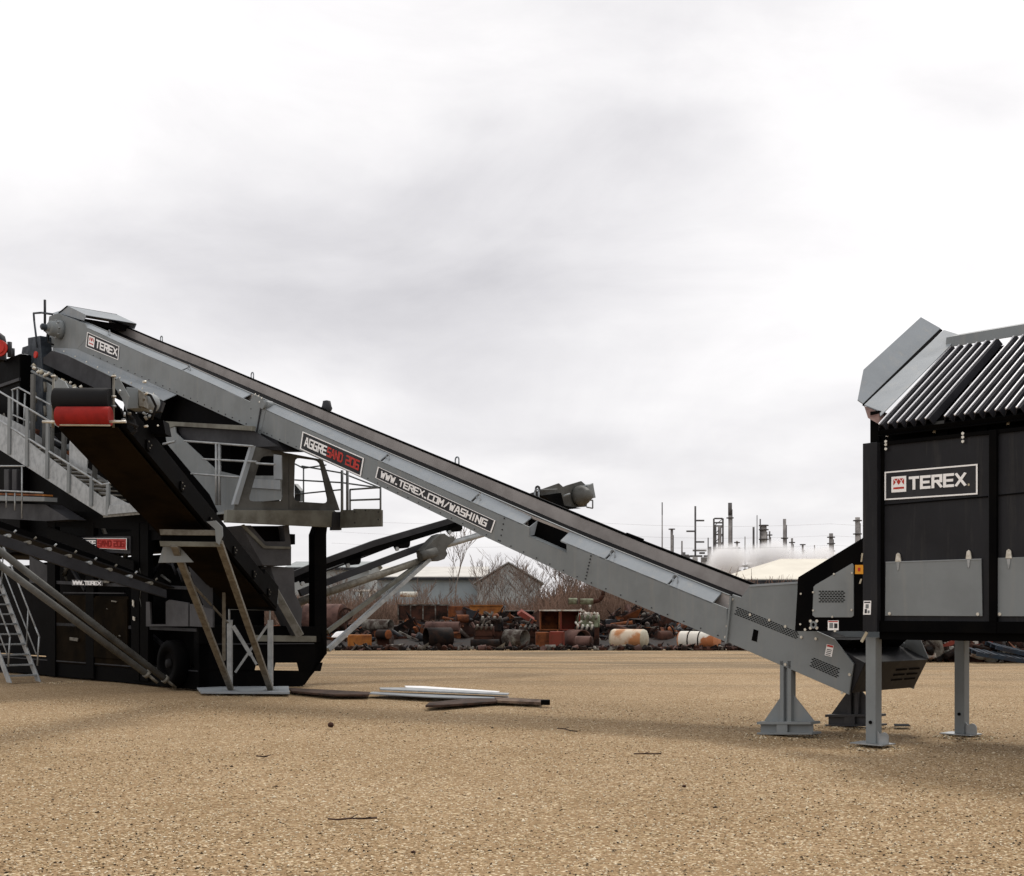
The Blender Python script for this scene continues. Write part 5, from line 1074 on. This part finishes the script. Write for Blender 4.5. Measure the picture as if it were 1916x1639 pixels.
def crate(name, m, u0, u1, v0, v1, Y, depth, label, cat, yaw=0, trim=None, open_=False, tilt=0):
    x0, x1 = P(u0,0,Y).x, P(u1,0,Y).x; zt, zb = P(0,v0,Y).z, max(P(0,v1,Y).z, 0); cxx = (x0+x1)/2
    t = thing(name, (cxx, Y, zb), label, cat); w2 = (x1-x0)/2
    t.rotation_euler = (0, tilt, yaw)
    mb = MB(); hh = zt-zb
    if open_:
        for q_ in ((cxx-w2,cxx-w2+.06,Y,Y+depth,zb,zt),(cxx+w2-.06,cxx+w2,Y,Y+depth,zb,zt),(cxx-w2+.06,cxx+w2-.06,Y+depth-.06,Y+depth,zb,zt),(cxx-w2+.06,cxx+w2-.06,Y,Y+depth-.06,zb,zb+.06),(cxx-w2+.06,cxx+w2-.06,Y,Y+depth-.06,zt-.06,zt)): mb.box(*q_)
    else: mb.box(cxx-w2, cxx+w2, Y, Y+depth, zb, zt)
    mb.build('body', m, t, .02)
    k = max(1, int(w2*2/.55))
    if not open_:
        for i in range(k+1):
            x = cxx-w2+2*w2*i/k; mb = MB(); mb.box(x-.03, x+.03, Y-.04, Y-.002, zb, zt); mb.build('rib', trim or m, t)
    if trim:
        mb = MB(); mb.box(cxx-w2-.02, cxx+w2+.02, Y-.05, Y-.003, zt-.05, zt+.01); mb.build('rim', trim, t)
    return t
crate('rusty_cabinet', RUST2, 1010,1048,1141,1180,YS+1,1.0,'left half of the tall white framed rusty cabinet frame','cabinet',0,SCRAPW,True)
crate('rusty_cabinet', REDC, 1048,1086,1141,1180,YS+1.02,1.0,'right half of the tall white framed rusty cabinet frame','cabinet',0,SCRAPW,True)
crate('red_box', RUST2, 1004,1028,1183,1216,YS-.6,.9,'brown steel box standing left against the faded red box','box',.05)
crate('red_box', REDC, 1029,1055,1182,1217,YS-.8,.9,'faded red steel box in front of the tall cabinet frames','box',-.03)
crate('steel_skip', ORNG, 880,940,1132,1158,YS+9,2.0,'orange yellow steel skip behind the scrap heap','skip',0,ORNG)
crate('steel_skip', RUST2, 840,879,1134,1158,YS+9.3,2.0,'orange brown rusty skip left of the orange yellow one','skip',0)
crate('steel_skip', RUST, 745,838,1131,1160,YS+9.6,2.0,'long dark brown skip behind the heap near the bare tree','skip',0,SCRAPGR)
crate('wire_cage', SCRAPGR, 942,1000,1142,1156,YS+8,1.0,'low pale wire cage right of the orange yellow skip','cage',0,None,True)
crate('rusty_bin', ORNG, 652,694,1188,1211,YS+.2,1.0,'rust orange bin low down right of the struts','bin',.1)
crate('rusty_bin', RUST, 704,730,1190,1208,YS+.6,.8,'dark rust bin next to the rust orange bin','bin',-.1,SCRAPGR)
crate('white_box', SCRAPW, 1812,1843,1190,1217,40.2,1.0,'pale box beyond the far right hopper leg','box')
mb = MB(); mb.hexa([P(618,1193,YS-1.5),P(645,1193,YS-1.5),P(652,1193,YS-.5),P(625,1193,YS-.5),P(628,1182,YS-1.3),P(646,1180,YS-1.3),P(650,1182,YS-.7),P(632,1182,YS-.7)])
solo(mb, 'white_sack', WHITE, 'white sack lying in the scrap beside the conveyor struts', 'sack', bevel=.06)
mb = MB(); mb.slab([P(968,1150,YS+3),P(976,1144,YS+3),P(1000,1160,YS+3),P(996,1168,YS+3)], V((0,.5,.1))); solo(mb, 'steel_slab', REDC, 'tilted orange red slab left of the tall cabinet frames', 'slab')
def engine(u, v, Y, s, label, m1, m2, seed):
    rr = random.Random(seed); p = P(u, v, Y); t = thing('scrap_engine', (p.x, p.y, 0), label, 'engine')
    mb = MB(); mb.box(p.x-.45*s,p.x+.45*s,p.y-.3*s,p.y+.3*s,p.z-.35*s,p.z+.15*s); mb.build('block', m1, t, .04)
    for k in range(4):
        x = p.x-.36*s+k*.24*s; mb = MB(); mb.tube(V((x,p.y-.31*s,p.z)), V((x+.05,p.y-.45*s,p.z+.25*s)), .055*s, 8); mb.build('manifold_pipe', m2, t)
    mb = MB(); mb.lathe(V((p.x+.46*s,p.y,p.z-.1*s)), V((1,0,0)), [(0,.28*s),(.06,.28*s),(.06,0)], 20); mb.build('flywheel', m1, t)
    for k in range(5):
        x, z = rr.uniform(-.4,.4)*s, rr.uniform(.1,.45)*s; mb = MB(); mb.tube(V((p.x+x,p.y-.2*s,p.z+z)), V((p.x+x+rr.uniform(-.3,.3)*s,p.y-.2*s,p.z+z+rr.uniform(-.15,.3)*s)), .05*s, 7); mb.build('hose', m2, t)
    mb = MB(); mb.box(p.x-.5*s,p.x+.5*s,p.y-.25*s,p.y+.25*s,0,max(p.z-.35*s,.02)); mb.build('cradle', RUST, t)
engine(918,1165,YS+1,1.0,'scrap engine with shiny pipes on the heap left of the pale drum',SCRAPBLK,SCRAPGR,1)
engine(905,1178,YS+.2,.8,'lower scrap engine with silver fittings beside the burnt pipe',RUST,SCRAPGR,2)
engine(1098,1158,YS+1.5,1.0,'pale green scrap engine under the silencers at the cabinet frame',GREENP,SCRAPW,3)
engine(1092,1178,YS+.6,.8,'white and brown scrap engine directly above the small brown tank',SCRAPBLK,SCRAPW,4)
engine(985,1180,YS+2,.8,'small scrap engine just right of the pale open drum',RUST,SCRAPGR,5)
# tangled heap nobody could count
def heap(name, x0, x1, y0, y1, n, hmax, label, seed, cols, sz=1):
    rr = random.Random(seed); mb = MB()
    for i in range(n):
        x = rr.uniform(x0, x1); yy = rr.random(); y = y0+(y1-y0)*yy
        hh = hmax(x)*(.35+.65*yy); z = rr.random()**.8*hh; mb.cur = rr.choice(cols); k = rr.random(); s = rr.uniform(.14,.58)*sz
        ang = rr.uniform(0,6.28); el = rr.gauss(0,.35); d = V((math.cos(ang)*math.cos(el), math.sin(ang)*.5*math.cos(el), math.sin(el)))
        p = V((x,y,z+.05))
        if k < .34:
            mb.bar(p-d*s*1.4, p+d*s*1.4, rr.uniform(.04,.16), rr.uniform(.03,.14))
        elif k < .6:
            mb.tube(p-d*s*1.2, p+d*s*1.2, rr.uniform(.03,.14), 8)
        elif k < .72:
            mb.lathe(p, d, [(0,s*.5),(0,s*.6),(.1*s,s*.6),(.1*s,s*.5),(0,s*.5)], 14)
        elif k < .88:
            e1 = d*s; e2 = V((rr.uniform(-1,1),rr.uniform(-.3,.3),rr.uniform(-.6,1))).normalized()*s*rr.uniform(.4,1)
            f_ = V((rr.uniform(-.2,.2),rr.uniform(-.2,.2),rr.uniform(-.2,.2)))
            mb.add([p-e1-e2, p+e1-e2+f_, p+e1+e2, p-e1+e2+f_, p+f_], [(0,1,4),(1,2,4),(2,3,4),(3,0,4)])
        else:
            mb.hexa([p+V((a*s*.5+rr.uniform(-.05,.05), b*s*.4, c*s*.35+rr.uniform(-.04,.04))) for c in (-1,1) for a, b in ((-1,-1),(1,-1),(1,1),(-1,1))])
    o = mb.build(name, [RUST,RUST2,RUST3,SCRAPBLK,SCRAPGR,SCRAPW,REDC,GREENP,DGREY], None); tag(o, label, 'scrap', kind='stuff')
pl = pline([(P(540,0,YS).x,1.0),(P(660,0,YS).x,.8),(P(760,0,YS).x,1.0),(P(850,0,YS).x,1.3),(P(920,0,YS).x,1.7),(P(1000,0,YS).x,1.1),(P(1090,0,YS).x,1.2),(P(1130,0,YS).x,1.2),(P(1200,0,YS).x,1.8),(P(1300,0,YS).x,1.5),(P(1400,0,YS).x,.6),(P(1600,0,YS).x,.8)])
heap('scrap_heap', P(540,0,YS).x, P(1420,0,YS).x, YS+3.2, YS+8.5, 2300, pl, 'long tangled heap of rusty scrap metal at the far edge of the yard', 11, [0]*7+[3]*10+[1]*3+[2]*2+[4]+[8]*3)
heap('scrap_heap', P(1650,0,38).x, P(2050,0,38).x, 38, 42, 900, lambda x: 1.15, 'tangled red and white scrap seen under the feed hopper', 12, [0]*4+[3]*5+[1]*2+[6]*2+[5,4])
heap('scrap_heap', P(-250,0,YS).x, P(540,0,YS).x, YS+2, YS+7, 500, lambda x: 1.0, 'scrap heap hidden beyond the washing plant', 13, [0,0,1,2,3,3,4])
mb = MB(); rr = random.Random(31)             # burnt earth and fines between the scrap
X = [P(540,0,YS).x+i*.5 for i in range(40)]; vs = []; fs = []
for j, y in enumerate((YS-1.2, YS+.5, YS+2.5, YS+5, YS+8)):
    for x in X: vs.append((x, y, [-.05,.05,.22,.45,.0][j]*rr.uniform(.7,1.2)*(pl(x) if j > 1 else 1)))
for j in range(4):
    for i in range(39): fs.append((j*40+i, j*40+i+1, (j+1)*40+i+1, (j+1)*40+i))
mb.add(vs, fs, True); tag(mb.build('scrap_bank', SCRAPBLK), kind='structure')
# strip of rubble at the heap's foot
heap('rubble_edge', P(612,0,YS).x, P(1420,0,YS).x, YS-1.9, YS-1.3, 420, lambda x: .10, 'low line of rubble and broken bits along the foot of the scrap heap', 14, [2,3,3,3,4,0,0], .32)
for i, (u, lab) in enumerate(((1866,'blue grey pallet at the far right, left one of the tipped pair'),(1900,'blue grey pallet at the picture edge, right one of the tipped pair'))):
    p = P(u, 1236, 37.3+i*.5); mb = MB(); R_ = Matrix.Rotation(math.radians(9+i*4), 3, 'Y') @ Matrix.Rotation(math.radians(7), 3, 'X')
    t = thing('pallet', (p.x,p.y,0), lab, 'pallet')
    for k in range(3): mb = MB(); mb.box(-.8,.8,-.5+k*.45,-.4+k*.45,.0,.10); mb.v = [tuple(R_ @ V(v_)+V((p.x,p.y,.14+i*.12))) for v_ in mb.v]; mb.build('bearer', BLUEW, t)
    for k in range(7): mb = MB(); mb.box(-.8+k*.24,-.64+k*.24,-.5,.5,.101,.125); mb.v = [tuple(R_ @ V(v_)+V((p.x,p.y,.14+i*.12))) for v_ in mb.v]; mb.build('deck_board', BLUEW, t)
mb = MB(); c = P(1866,1215,38.4)
mb.path([c+V((.9*math.cos(t)*1.0,0,.9*math.sin(t)*.75)) for t in [math.pi*i/10 for i in range(11)]], .05, 8); solo(mb, 'bent_hoop', SCRAPGR, 'bent grey hoop standing in the scrap behind the blue pallets', 'hoop')
# ================================================================== brush and bare trees
def sticks(n, fn, r0, sides=3):
    """fn(i)->(p,q,r) thin prisms, fast"""
    vs = []; fs = []
    for i in range(n):
        p, q_, r = fn(i); o = len(vs); d = V((q_[0]-p[0], q_[1]-p[1], q_[2]-p[2])); x = d.orthogonal().normalized()*r; y = d.cross(x).normalized()*r
        for c in (p, q_):
            k = 1 if c is p else .4
            vs += [(c[0]+x.x*k, c[1]+x.y*k, c[2]+x.z*k), (c[0]-x.x*.5*k+y.x*.87*k, c[1]-x.y*.5*k+y.y*.87*k, c[2]-x.z*.5*k+y.z*.87*k), (c[0]-x.x*.5*k-y.x*.87*k, c[1]-x.y*.5*k-y.y*.87*k, c[2]-x.z*.5*k-y.z*.87*k)]
        fs += [(o,o+1,o+4,o+3),(o+1,o+2,o+5,o+4),(o+2,o,o+3,o+5)]
    return vs, fs
rb = random.Random(21)
hp_ = pline([(-40,2.3),(-14,2.3),(-8,2.0),(-3,1.8),(1,1.8),(2.5,3.0),(5,3.6),(8,3.9),(12,3.6),(16,3.0),(30,2.6),(60,2.6)])
def tw(i):
    y = rb.uniform(62,84); x = rb.uniform(-40,50); hh = hp_(x)*rb.uniform(.55,1.15)*(y/70)**.8; z0 = rb.uniform(0,hh*.75); l = rb.uniform(.4,1.3)
    return (x,y,z0), (x+rb.gauss(0,.33)*l, y+rb.gauss(0,.2)*l, min(z0+l, hh+.3)), rb.uniform(.012,.034)
vs, fs = sticks(60000, tw, .02); mb = MB(); mb.add(vs, fs); tag(mb.build('brush_thicket', BRUSH), 'russet brown leafless brush thicket behind the scrap heap', 'brush', kind='stuff')
mb = MB()                                     # rough earth bank under the brush
xs_ = [-60+i*2 for i in range(66)]
vs = []; fs = []
for j, y in enumerate((60,64,70,78,88,100)):
    for x in xs_: vs.append((x, y, -.05 if j in (0,) else [0,.5,1.0,1.35,1.2,0][j]+rb.uniform(-.15,.2)))
nx_ = len(xs_)
for j in range(5):
    for i in range(nx_-1): fs.append((j*nx_+i, j*nx_+i+1, (j+1)*nx_+i+1, (j+1)*nx_+i))
mb.add(vs, fs, True); tag(mb.build('earth_bank', mat('brown_earth',(.085,.055,.038),.95,0,(.05,.032,.022),.6,1,.5,3)), kind='structure')
def tree(x, y, hgt, label, seed, spread=.35, stems=1, thin=1.0, levels=5, cat='tree', group='bare trees beyond the scrap heap'):
    rr = random.Random(seed); t = thing('bare_tree', (x,y,0), label, cat, group); tr = MB(); segs = []
    def grow(p, d, l, r, lv):
        n = 3; q0 = p
        for k in range(n):
            d = (d+V((rr.gauss(0,.10),rr.gauss(0,.10),rr.gauss(0,.05)+.04))).normalized(); q1 = q0+d*l/n; r1 = r*(1-.18*(k+1)/n*1.6)
            if lv < 2: tr.tube(q0, q1, r*(1-.18*k/n*1.6), 7, r1, cap=False)
            else: segs.append((tuple(q0), tuple(q1), max(r*.9,.011)))
            if lv < levels:
                for _ in range(2 if lv else 2):
                    if rr.random() < (.75 if k else (.5 if lv else .15)):
                        ax = V((rr.gauss(0,1),rr.gauss(0,1),rr.gauss(0,.25))).normalized(); nd_ = (d+ax*spread*rr.uniform(.8,1.7)).normalized()
                        grow(q1, nd_, l*rr.uniform(.50,.75), r1*.55, lv+1)
            q0 = q1
    for s in range(stems):
        a_ = rr.uniform(0,6.28); d = V((math.cos(a_)*spread*.7*(stems>1), math.sin(a_)*spread*.5*(stems>1), 1)).normalized()
        grow(V((x+rr.uniform(-.15,.15)*(stems>1), y, 0)), d, hgt*.52, .085*hgt/8*thin, 0)
    tr.build('trunk', BARK, t); vs, fs = sticks(len(segs), lambda i: segs[i], .01); c = MB(); c.add(vs, fs); c.build('crown', TWIG, t)
def tx(u, y): return (u-U0)/F*y
tree(tx(851,66), 66, 5.6, 'tallest bare tree, pale trunk rising between the long shed and the skips', 1, .28, 1, .9, 4)
tree(tx(925,70), 70, 4.4, 'many stemmed bare tree left of the middle in front of the gabled shed', 2, .38, 3, .6, 3)
tree(tx(972,69), 69, 4.2, 'wide fan shaped bare tree right in front of the gabled shed', 3, .40, 5, .6, 3)
tree(tx(793,64), 64, 2.9, 'short pale bare sapling in front of the long dark skip', 4, .3, 2, .7, 4)
tree(tx(1012,74), 74, 4.6, 'slender bare tree just right of the gabled shed', 5, .3, 2, .6, 4)
tree(tx(1045,76), 76, 4.8, 'bare tree close under the feed conveyor, left of the silencers', 6, .3, 3, .6, 4)
tree(tx(1085,75), 75, 4.3, 'bare tree directly above the green silencers', 7, .35, 3, .6, 4)
tree(tx(898,72), 72, 3.9, 'thin bare tree just right of the tallest bare tree', 8, .3, 2, .6, 4)
tree(tx(1122,73), 73, 3.8, 'bare bush like tree against the conveyor, right of the exhaust elbow', 9, .4, 4, .6, 4)
tree(tx(700,72), 72, 3.0, 'small bare tree seen between the stockpile conveyor struts', 10, .35, 3, .6, 4)
tree(tx(648,74), 74, 3.2, 'small bare tree next to the black end post of the washing plant', 12, .35, 3, .6, 4)
# ================================================================== buildings
def shed(name, x0, x1, y0, y1, he, hr, label, wall, roof, ridge='x', wins=0, over=.4, hip=0):
    t = thing(name, ((x0+x1)/2, y0, 0), label, 'shed'); mb = MB(); mb.box(x0,x1,y0,y1,0,he); mb.build('wall', wall, t)
    ym = (y0+y1)/2; xm = (x0+x1)/2; th = .12
    if ridge == 'x':
        for (ya, yb) in ((y0-over, ym), (y1+over, ym)):
            mb = MB(); mb.slab([V((x0-over,ya,he-.05)),V((x1+over,ya,he-.05)),V((x1+over,yb,hr)),V((x0-over+hip,yb,hr))], Z*th); mb.build('roof', roof, t)
        for x in (x0, x1-.1):
            if hip and x == x0: mb = MB(); mb.slab([V((x0-over,y0-over,he-.05)),V((x0-over,y1+over,he-.05)),V((x0-over+hip,ym,hr))], Z*th); mb.build('hip', roof, t); continue
            mb = MB(); mb.slab([V((x,y0,he)),V((x,y1,he)),V((x,ym,hr-.05))], V((.1,0,0))); mb.build('gable', wall, t)
    else:
        for (xa, xb) in ((x0-over, xm), (x1+over, xm)):
            mb = MB(); mb.slab([V((xa,y0-over,he-.05)),V((xa,y1,he-.05)),V((xb,y1,hr)),V((xb,y0-over,hr))], Z*th); mb.build('roof', roof, t)
        mb = MB(); mb.slab([V((x0+.05,y0-.1,0)),V((x1-.05,y0-.1,0)),V((x1-.05,y0-.1,he-.1)),V((xm,y0-.1,hr-.1)),V((x0+.05,y0-.1,he-.1))], V((0,.09,0))); mb.build('gable', wall, t)
    for i in range(wins):
        x = x0+(x1-x0)*(i+.5)/wins; mb = MB(); mb.box(x-1.1,x+1.1,y0-.06,y0-.003,he*.50,he*.74); mb.build('window', WINDOW, t)
    if ridge == 'x': mb = MB(); mb.box(x0-over,x1+over,y0-over-.18,y0-over-.005,he-.32,he-.02); mb.build('gutter', DGREY, t)
    return t
Yw = 130
zz_ = lambda v, Y: H-(v-V0)/F*Y
shed('long_shed', tx(706,Yw), tx(905,Yw), Yw, Yw+22, zz_(1080,Yw), zz_(1062,Yw+11), 'long blue grey industrial shed with pale metal roof behind the tallest bare tree', WALLB, ROOFW, 'x', 0)
shed('gabled_shed', tx(893,118), tx(1010,118), 118, 145, zz_(1092,118), zz_(1053,118), 'grey clad shed whose gable end faces the yard behind the fan shaped tree', WALLG, WALLG, 'y', 0)
shed('low_shed', tx(540,150), tx(690,150), 150, 165, zz_(1062,150), zz_(1052,157), 'low dark roofed shed seen behind the end post of the washing plant', WALLG, WALLG, 'x', 0)
shed('cream_roof_shed', tx(1396,95), tx(1680,95), 95, 118, zz_(1085,95), zz_(1048,106.5), 'shed with broad cream roof between the conveyor tail and the feed hopper', WALLG, ROOFC, 'x', 0, hip=5.6)
def tank_far(u0, u1, v0, v1, Y, label, m):
    cyl('parked_tank', m, u0, u1, v0, v1, Y, label, 0, 'tank', dome=.6)
tank_far(748,782,1107,1117,110,'small white tank in front of the long blue grey shed', SCRAPW)
mb = MB(); Yc = 112; mb.box(tx(660,Yc), tx(700,Yc), Yc, Yc+2.4, zz_(1106,Yc)-.0, zz_(1103,Yc)); mb.box(tx(672,Yc), tx(673,Yc), Yc, Yc+2, 0, zz_(1106,Yc)); mb.box(tx(690,Yc), tx(691,Yc), Yc, Yc+2, 0, zz_(1106,Yc)); solo(mb, 'canopy', ROOFW, 'low pale flat canopy on thin posts left of the long shed', 'canopy')
# ================================================================== refinery
YR = 620
def zr(v): return zz_(v, YR)
def stack(u, v0, w_, label, m=STACK, collar=None, w2=None, arms=(), top=None, ladder=True, name='refinery_chimney', cat='chimney', gp='refinery towers on the horizon'):
    x = tx(u, YR); r = w_/2*YR/F; t = thing(name, (x, YR, 0), label, cat, gp); mb = MB(); zt_ = zr(v0)
    mb.tube(V((x,YR,0)), V((x,YR,zt_)), (w2 or w_)/2*YR/F, 16, r); mb.build('shaft', m, t)
    if top: mb = MB(); mb.tube(V((x,YR,zt_-6)), V((x,YR,zt_+.3)), r*1.15, 16); mb.build('tip', top, t)
    for v in (collar or ()):
        mb = MB(); z = zr(v); mb.lathe(V((x,YR,z)), Z, [(0,r),(0,r+1.0),(.5,r+1.0),(.5,r)], 16); mb.build('platform', STACKD, t)
        
    if ladder: mb = MB(); mb.box(x+r+.02,x+r+.30,YR-.4,YR+.1,2,zt_-3); mb.build('ladder', STACKD, t)
    for (v, s) in arms:
        mb = MB(); mb.box(x+s*r, x+s*(r+4), YR-.4, YR+.4, zr(v)-.4, zr(v)+.4) if s > 0 else mb.box(x-(r+4), x-r, YR-.4, YR+.4, zr(v)-.4, zr(v)+.4); mb.build('arm', STACKD, t)
    return t
stack(1239,941,1.8,'thin tapering grey chimney, leftmost tall one on the horizon',STACK,w2=3.4,top=STACKD,ladder=False)
stack(1257,990,5,'short grey chimney next to the leftmost thin chimney',STACK,collar=(991,))
stack(1301,947,3.6,'dark slender pole with short side arms between the chimneys',STACKD,arms=((974,1),(994,-1),(1014,1)),ladder=False,name='refinery_pole',cat='pole')
stack(1366,942,6.5,'tallest thick chimney, right of the twin column tower',STACK,collar=(970,1038),top=STACKD,w2=7.5)
stack(1468,971,6,'plain grey chimney with one collar rising from the steam',STACK,collar=(1008,),w2=7)
stack(1410,986,4,'short dark chimney left of the domed column',STACKD,ladder=False)
stack(1416.5,964,1.6,'thin mast just left of the domed column',STACKD,ladder=False,name='refinery_mast',cat='mast')
stack(1422.5,971,2.6,'narrow dark pipe beside the domed column',STACKD,ladder=False,name='refinery_mast',cat='mast')
stack(1429,984,11,'wide domed process column with a pipe on its crown',STACKL,collar=(984,992,1010),name='process_column',cat='column')
stack(1482,1007,4,'little capped vent right of the collared chimney',STACK,collar=(1016,),name='process_column',cat='column')
stack(1502,1018,3.5,'small vent fading in the steam at the right',STACKL,collar=(1020,),name='process_column',cat='column')
stack(1555,998,7.5,'process column with side platforms left of the feed hopper slope',STACK,collar=(1006,1018,1032),name='process_column',cat='column')
stack(1604.5,968,9,'pale process column partly hidden by the feed hopper edge',STACKL,collar=(975,1000),name='process_column',cat='column')
stack(1276,1012,3,'tiny grey vent between the short chimney and the dark pole',STACK,ladder=False,name='process_column',cat='column')
stack(1325,1006,2.2,'slim vent pipe immediately left of the open steel tower',STACKD,ladder=False,name='refinery_mast',cat='mast')
stack(1379,1012,4,'stubby column immediately right of the tallest chimney',STACKL,collar=(1016,),name='process_column',cat='column')
stack(1394,1004,1.8,'thin pipe halfway between the tallest chimney and the short dark chimney',STACK,ladder=False,name='refinery_mast',cat='mast')
stack(1440,994,3,'slim column touching the right side of the domed column',STACK,collar=(1002,),name='process_column',cat='column')
stack(1524,1020,2,'faint thin vent between the steam and the platformed column',STACKL,ladder=False,name='refinery_mast',cat='mast')
# lattice tower with twin columns
x = tx(1345, YR); k = YR/F; t = thing('twin_column_tower', (x,YR,0), 'open steel tower wrapped round twin dark columns left of the tallest chimney', 'tower', 'refinery towers on the horizon')
for du, w_, m in ((-6.5,4,STACKD),(1.5,6.5,STACK)): mb = MB(); mb.tube(V((x+du*k,YR,0)), V((x+du*k,YR,zr(984))), w_/2*k, 14); mb.build('column', m, t)
for sx in (-9,8):
    for sy in (0,4): mb = MB(); mb.box(x+sx*k-.3,x+sx*k+.3,YR+sy*k-.3,YR+sy*k+.3,0,zr(970)); mb.build('leg', STACKD, t)
mb = MB()
for v in (970,978,984,1000,1016,1030): mb.box(x-9*k+.3,x+8*k-.3,YR-.3,YR+4*k,zr(v)-.35,zr(v)+.35)
mb.build('frame', STACKD, t)
mb = MB()
for va, vb in ((970,984),(984,1000),(1000,1016),(1016,1030)): mb.bar(V((x-9*k,YR-.5,zr(vb))), V((x+8*k,YR-.5,zr(va))), .35, .35)
mb.build('brace', STACKD, t)
# low pipe racks and process units
rr = random.Random(8); mb = MB()
for i in range(260):
    u = rr.choice([rr.uniform(1312,1382), rr.uniform(1312,1382), rr.uniform(1260,1300), rr.uniform(1400,1450), rr.uniform(1180,1620)]); top = {True:1024}.get(1312 < u < 1382, 1040)
    if 1200 < u < 1300: top = 1030
    x = tx(u, YR+rr.uniform(-20,20)); z = rr.uniform(0, zr(top)); mb.cur = rr.choice([0,1,2]); y = YR+rr.uniform(-10,40)
    q_ = rr.random()
    if q_ < .35: mb.tube(V((x,y,0)), V((x,y,z)), rr.uniform(.4,1.6), 8)
    elif q_ < .7: mb.box(x-rr.uniform(1,6), x+rr.uniform(1,6), y, y+2, z-.5, z+.4)
    else: mb.box(x-rr.uniform(.5,2.2), x+rr.uniform(.5,2.2), y, y+3, 0, z*.9)
o = mb.build('process_pipework', [STACK,STACKD,STACKL]); tag(o, 'low tangle of refinery pipe racks and vessels behind the steam', 'pipework', kind='stuff')
# far tree line closing the horizon
vs = []; fs = []; mb = MB(); rr = random.Random(9)
X = [-900+i*6 for i in range(300)]
for j, (y, hh) in enumerate(((420,0),(424,6),(440,8),(470,0))):
    for x in X: vs.append((x, y, hh*rr.uniform(.55,1.1) if hh else 0))
for j in range(3):
    for i in range(len(X)-1): fs.append((j*len(X)+i, j*len(X)+i+1, (j+1)*len(X)+i+1, (j+1)*len(X)+i))
mb.add(vs, fs); tag(mb.build('far_tree_line', mat('far_brown_wood',(.11,.085,.07),.95,0,(.07,.055,.045),.05,1)), 'low brown line of far off bare woodland along the horizon', 'woodland', kind='stuff')
# steam
def steam(u0, u1, v0, v1, Y, dens, label, seed, dep=40):
    m = bpy.data.materials.new('steam'); m.use_nodes = True; t = m.node_tree; n = t.nodes; l = t.links; n.clear()
    ou = n.new('ShaderNodeOutputMaterial'); pv = n.new('ShaderNodeVolumePrincipled'); l.new(pv.outputs[0], ou.inputs['Volume'])
    pv.inputs['Color'].default_value = (.97,.97,.98,1); pv.inputs['Anisotropy'].default_value = .35
    co = n.new('ShaderNodeTexCoord'); no = n.new('ShaderNodeTexNoise'); no.inputs['Scale'].default_value = .055; no.inputs['Detail'].default_value = 5; no.inputs['Roughness'].default_value = .6
    mp = n.new('ShaderNodeMapping'); mp.inputs['Location'].default_value = (seed*7, 0, 0); l.new(co.outputs['Object'], mp.inputs[0]); l.new(mp.outputs[0], no.inputs['Vector'])
    w_ = (u1-u0)/2*Y/F; h_ = (v1-v0)/2*Y/F
    sc_ = n.new('ShaderNodeVectorMath'); sc_.operation = 'MULTIPLY'; sc_.inputs[1].default_value = (1/w_, 1/dep, 1/h_); l.new(co.outputs['Object'], sc_.inputs[0])
    ln = n.new('ShaderNodeVectorMath'); ln.operation = 'LENGTH'; l.new(sc_.outputs[0], ln.inputs[0])
    fo = n.new('ShaderNodeMapRange'); fo.inputs[1].default_value = 1.0; fo.inputs[2].default_value = .2; fo.inputs[3].default_value = -.28; fo.inputs[4].default_value = .25; l.new(ln.outputs['Value'], fo.inputs[0])
    ad = n.new('ShaderNodeMath'); ad.operation = 'ADD'; l.new(no.outputs['Fac'], ad.inputs[0]); l.new(fo.outputs[0], ad.inputs[1])
    mr = n.new('ShaderNodeMapRange'); mr.inputs[1].default_value = .46; mr.inputs[2].default_value = .66; mr.inputs[4].default_value = dens; l.new(ad.outputs[0], mr.inputs[0]); l.new(mr.outputs[0], pv.inputs['Density'])
    mb = MB(); x0, x1, z0, z1 = -w_, w_, -h_, h_
    mb.lathe(V((0,0,-h_)), Z, [(h_*(1-math.cos(a)), max(w_*math.sin(a), .05)) for a in [math.pi*i/10 for i in range(11)]], 24)
    mb.v = [(x_, y_*dep/w_, z_) for x_, y_, z_ in mb.v]
    o = mb.build('steam_cloud', m); o.location = ((tx((u0+u1)/2, Y)), Y, zz_((v0+v1)/2, Y)); tag(o, label, 'steam', kind='stuff')
steam(1305,1412,1004,1100,575,.20,'bright white steam billowing at the foot of the twin column tower',1)
steam(1375,1500,996,1104,570,.20,'broad grey white steam drifting behind the cream roof',2)
steam(1450,1585,1010,1104,565,.12,'thin steam haze trailing right towards the feed hopper',3)
# power lines far behind
for k_i, (v0_, v1_) in enumerate(((972,984),(994,1006),(1016,1022))):
    mb = MB(); Yp = 300; pts = []
    for i in range(25):
        t = i/24; u = 620+t*1400; v = v0_+(v1_-v0_)*t+14*(1-(2*((t*3)%1)-1)**2)*.5
        pts.append(P(u, v, Yp))
    mb.path(pts, .022, 4); solo(mb, 'power_line', STACKL, ['topmost faint power line crossing the sky behind the conveyor','middle faint power line crossing the sky behind the conveyor','lowest faint power line crossing the sky behind the conveyor'][k_i], 'power line')
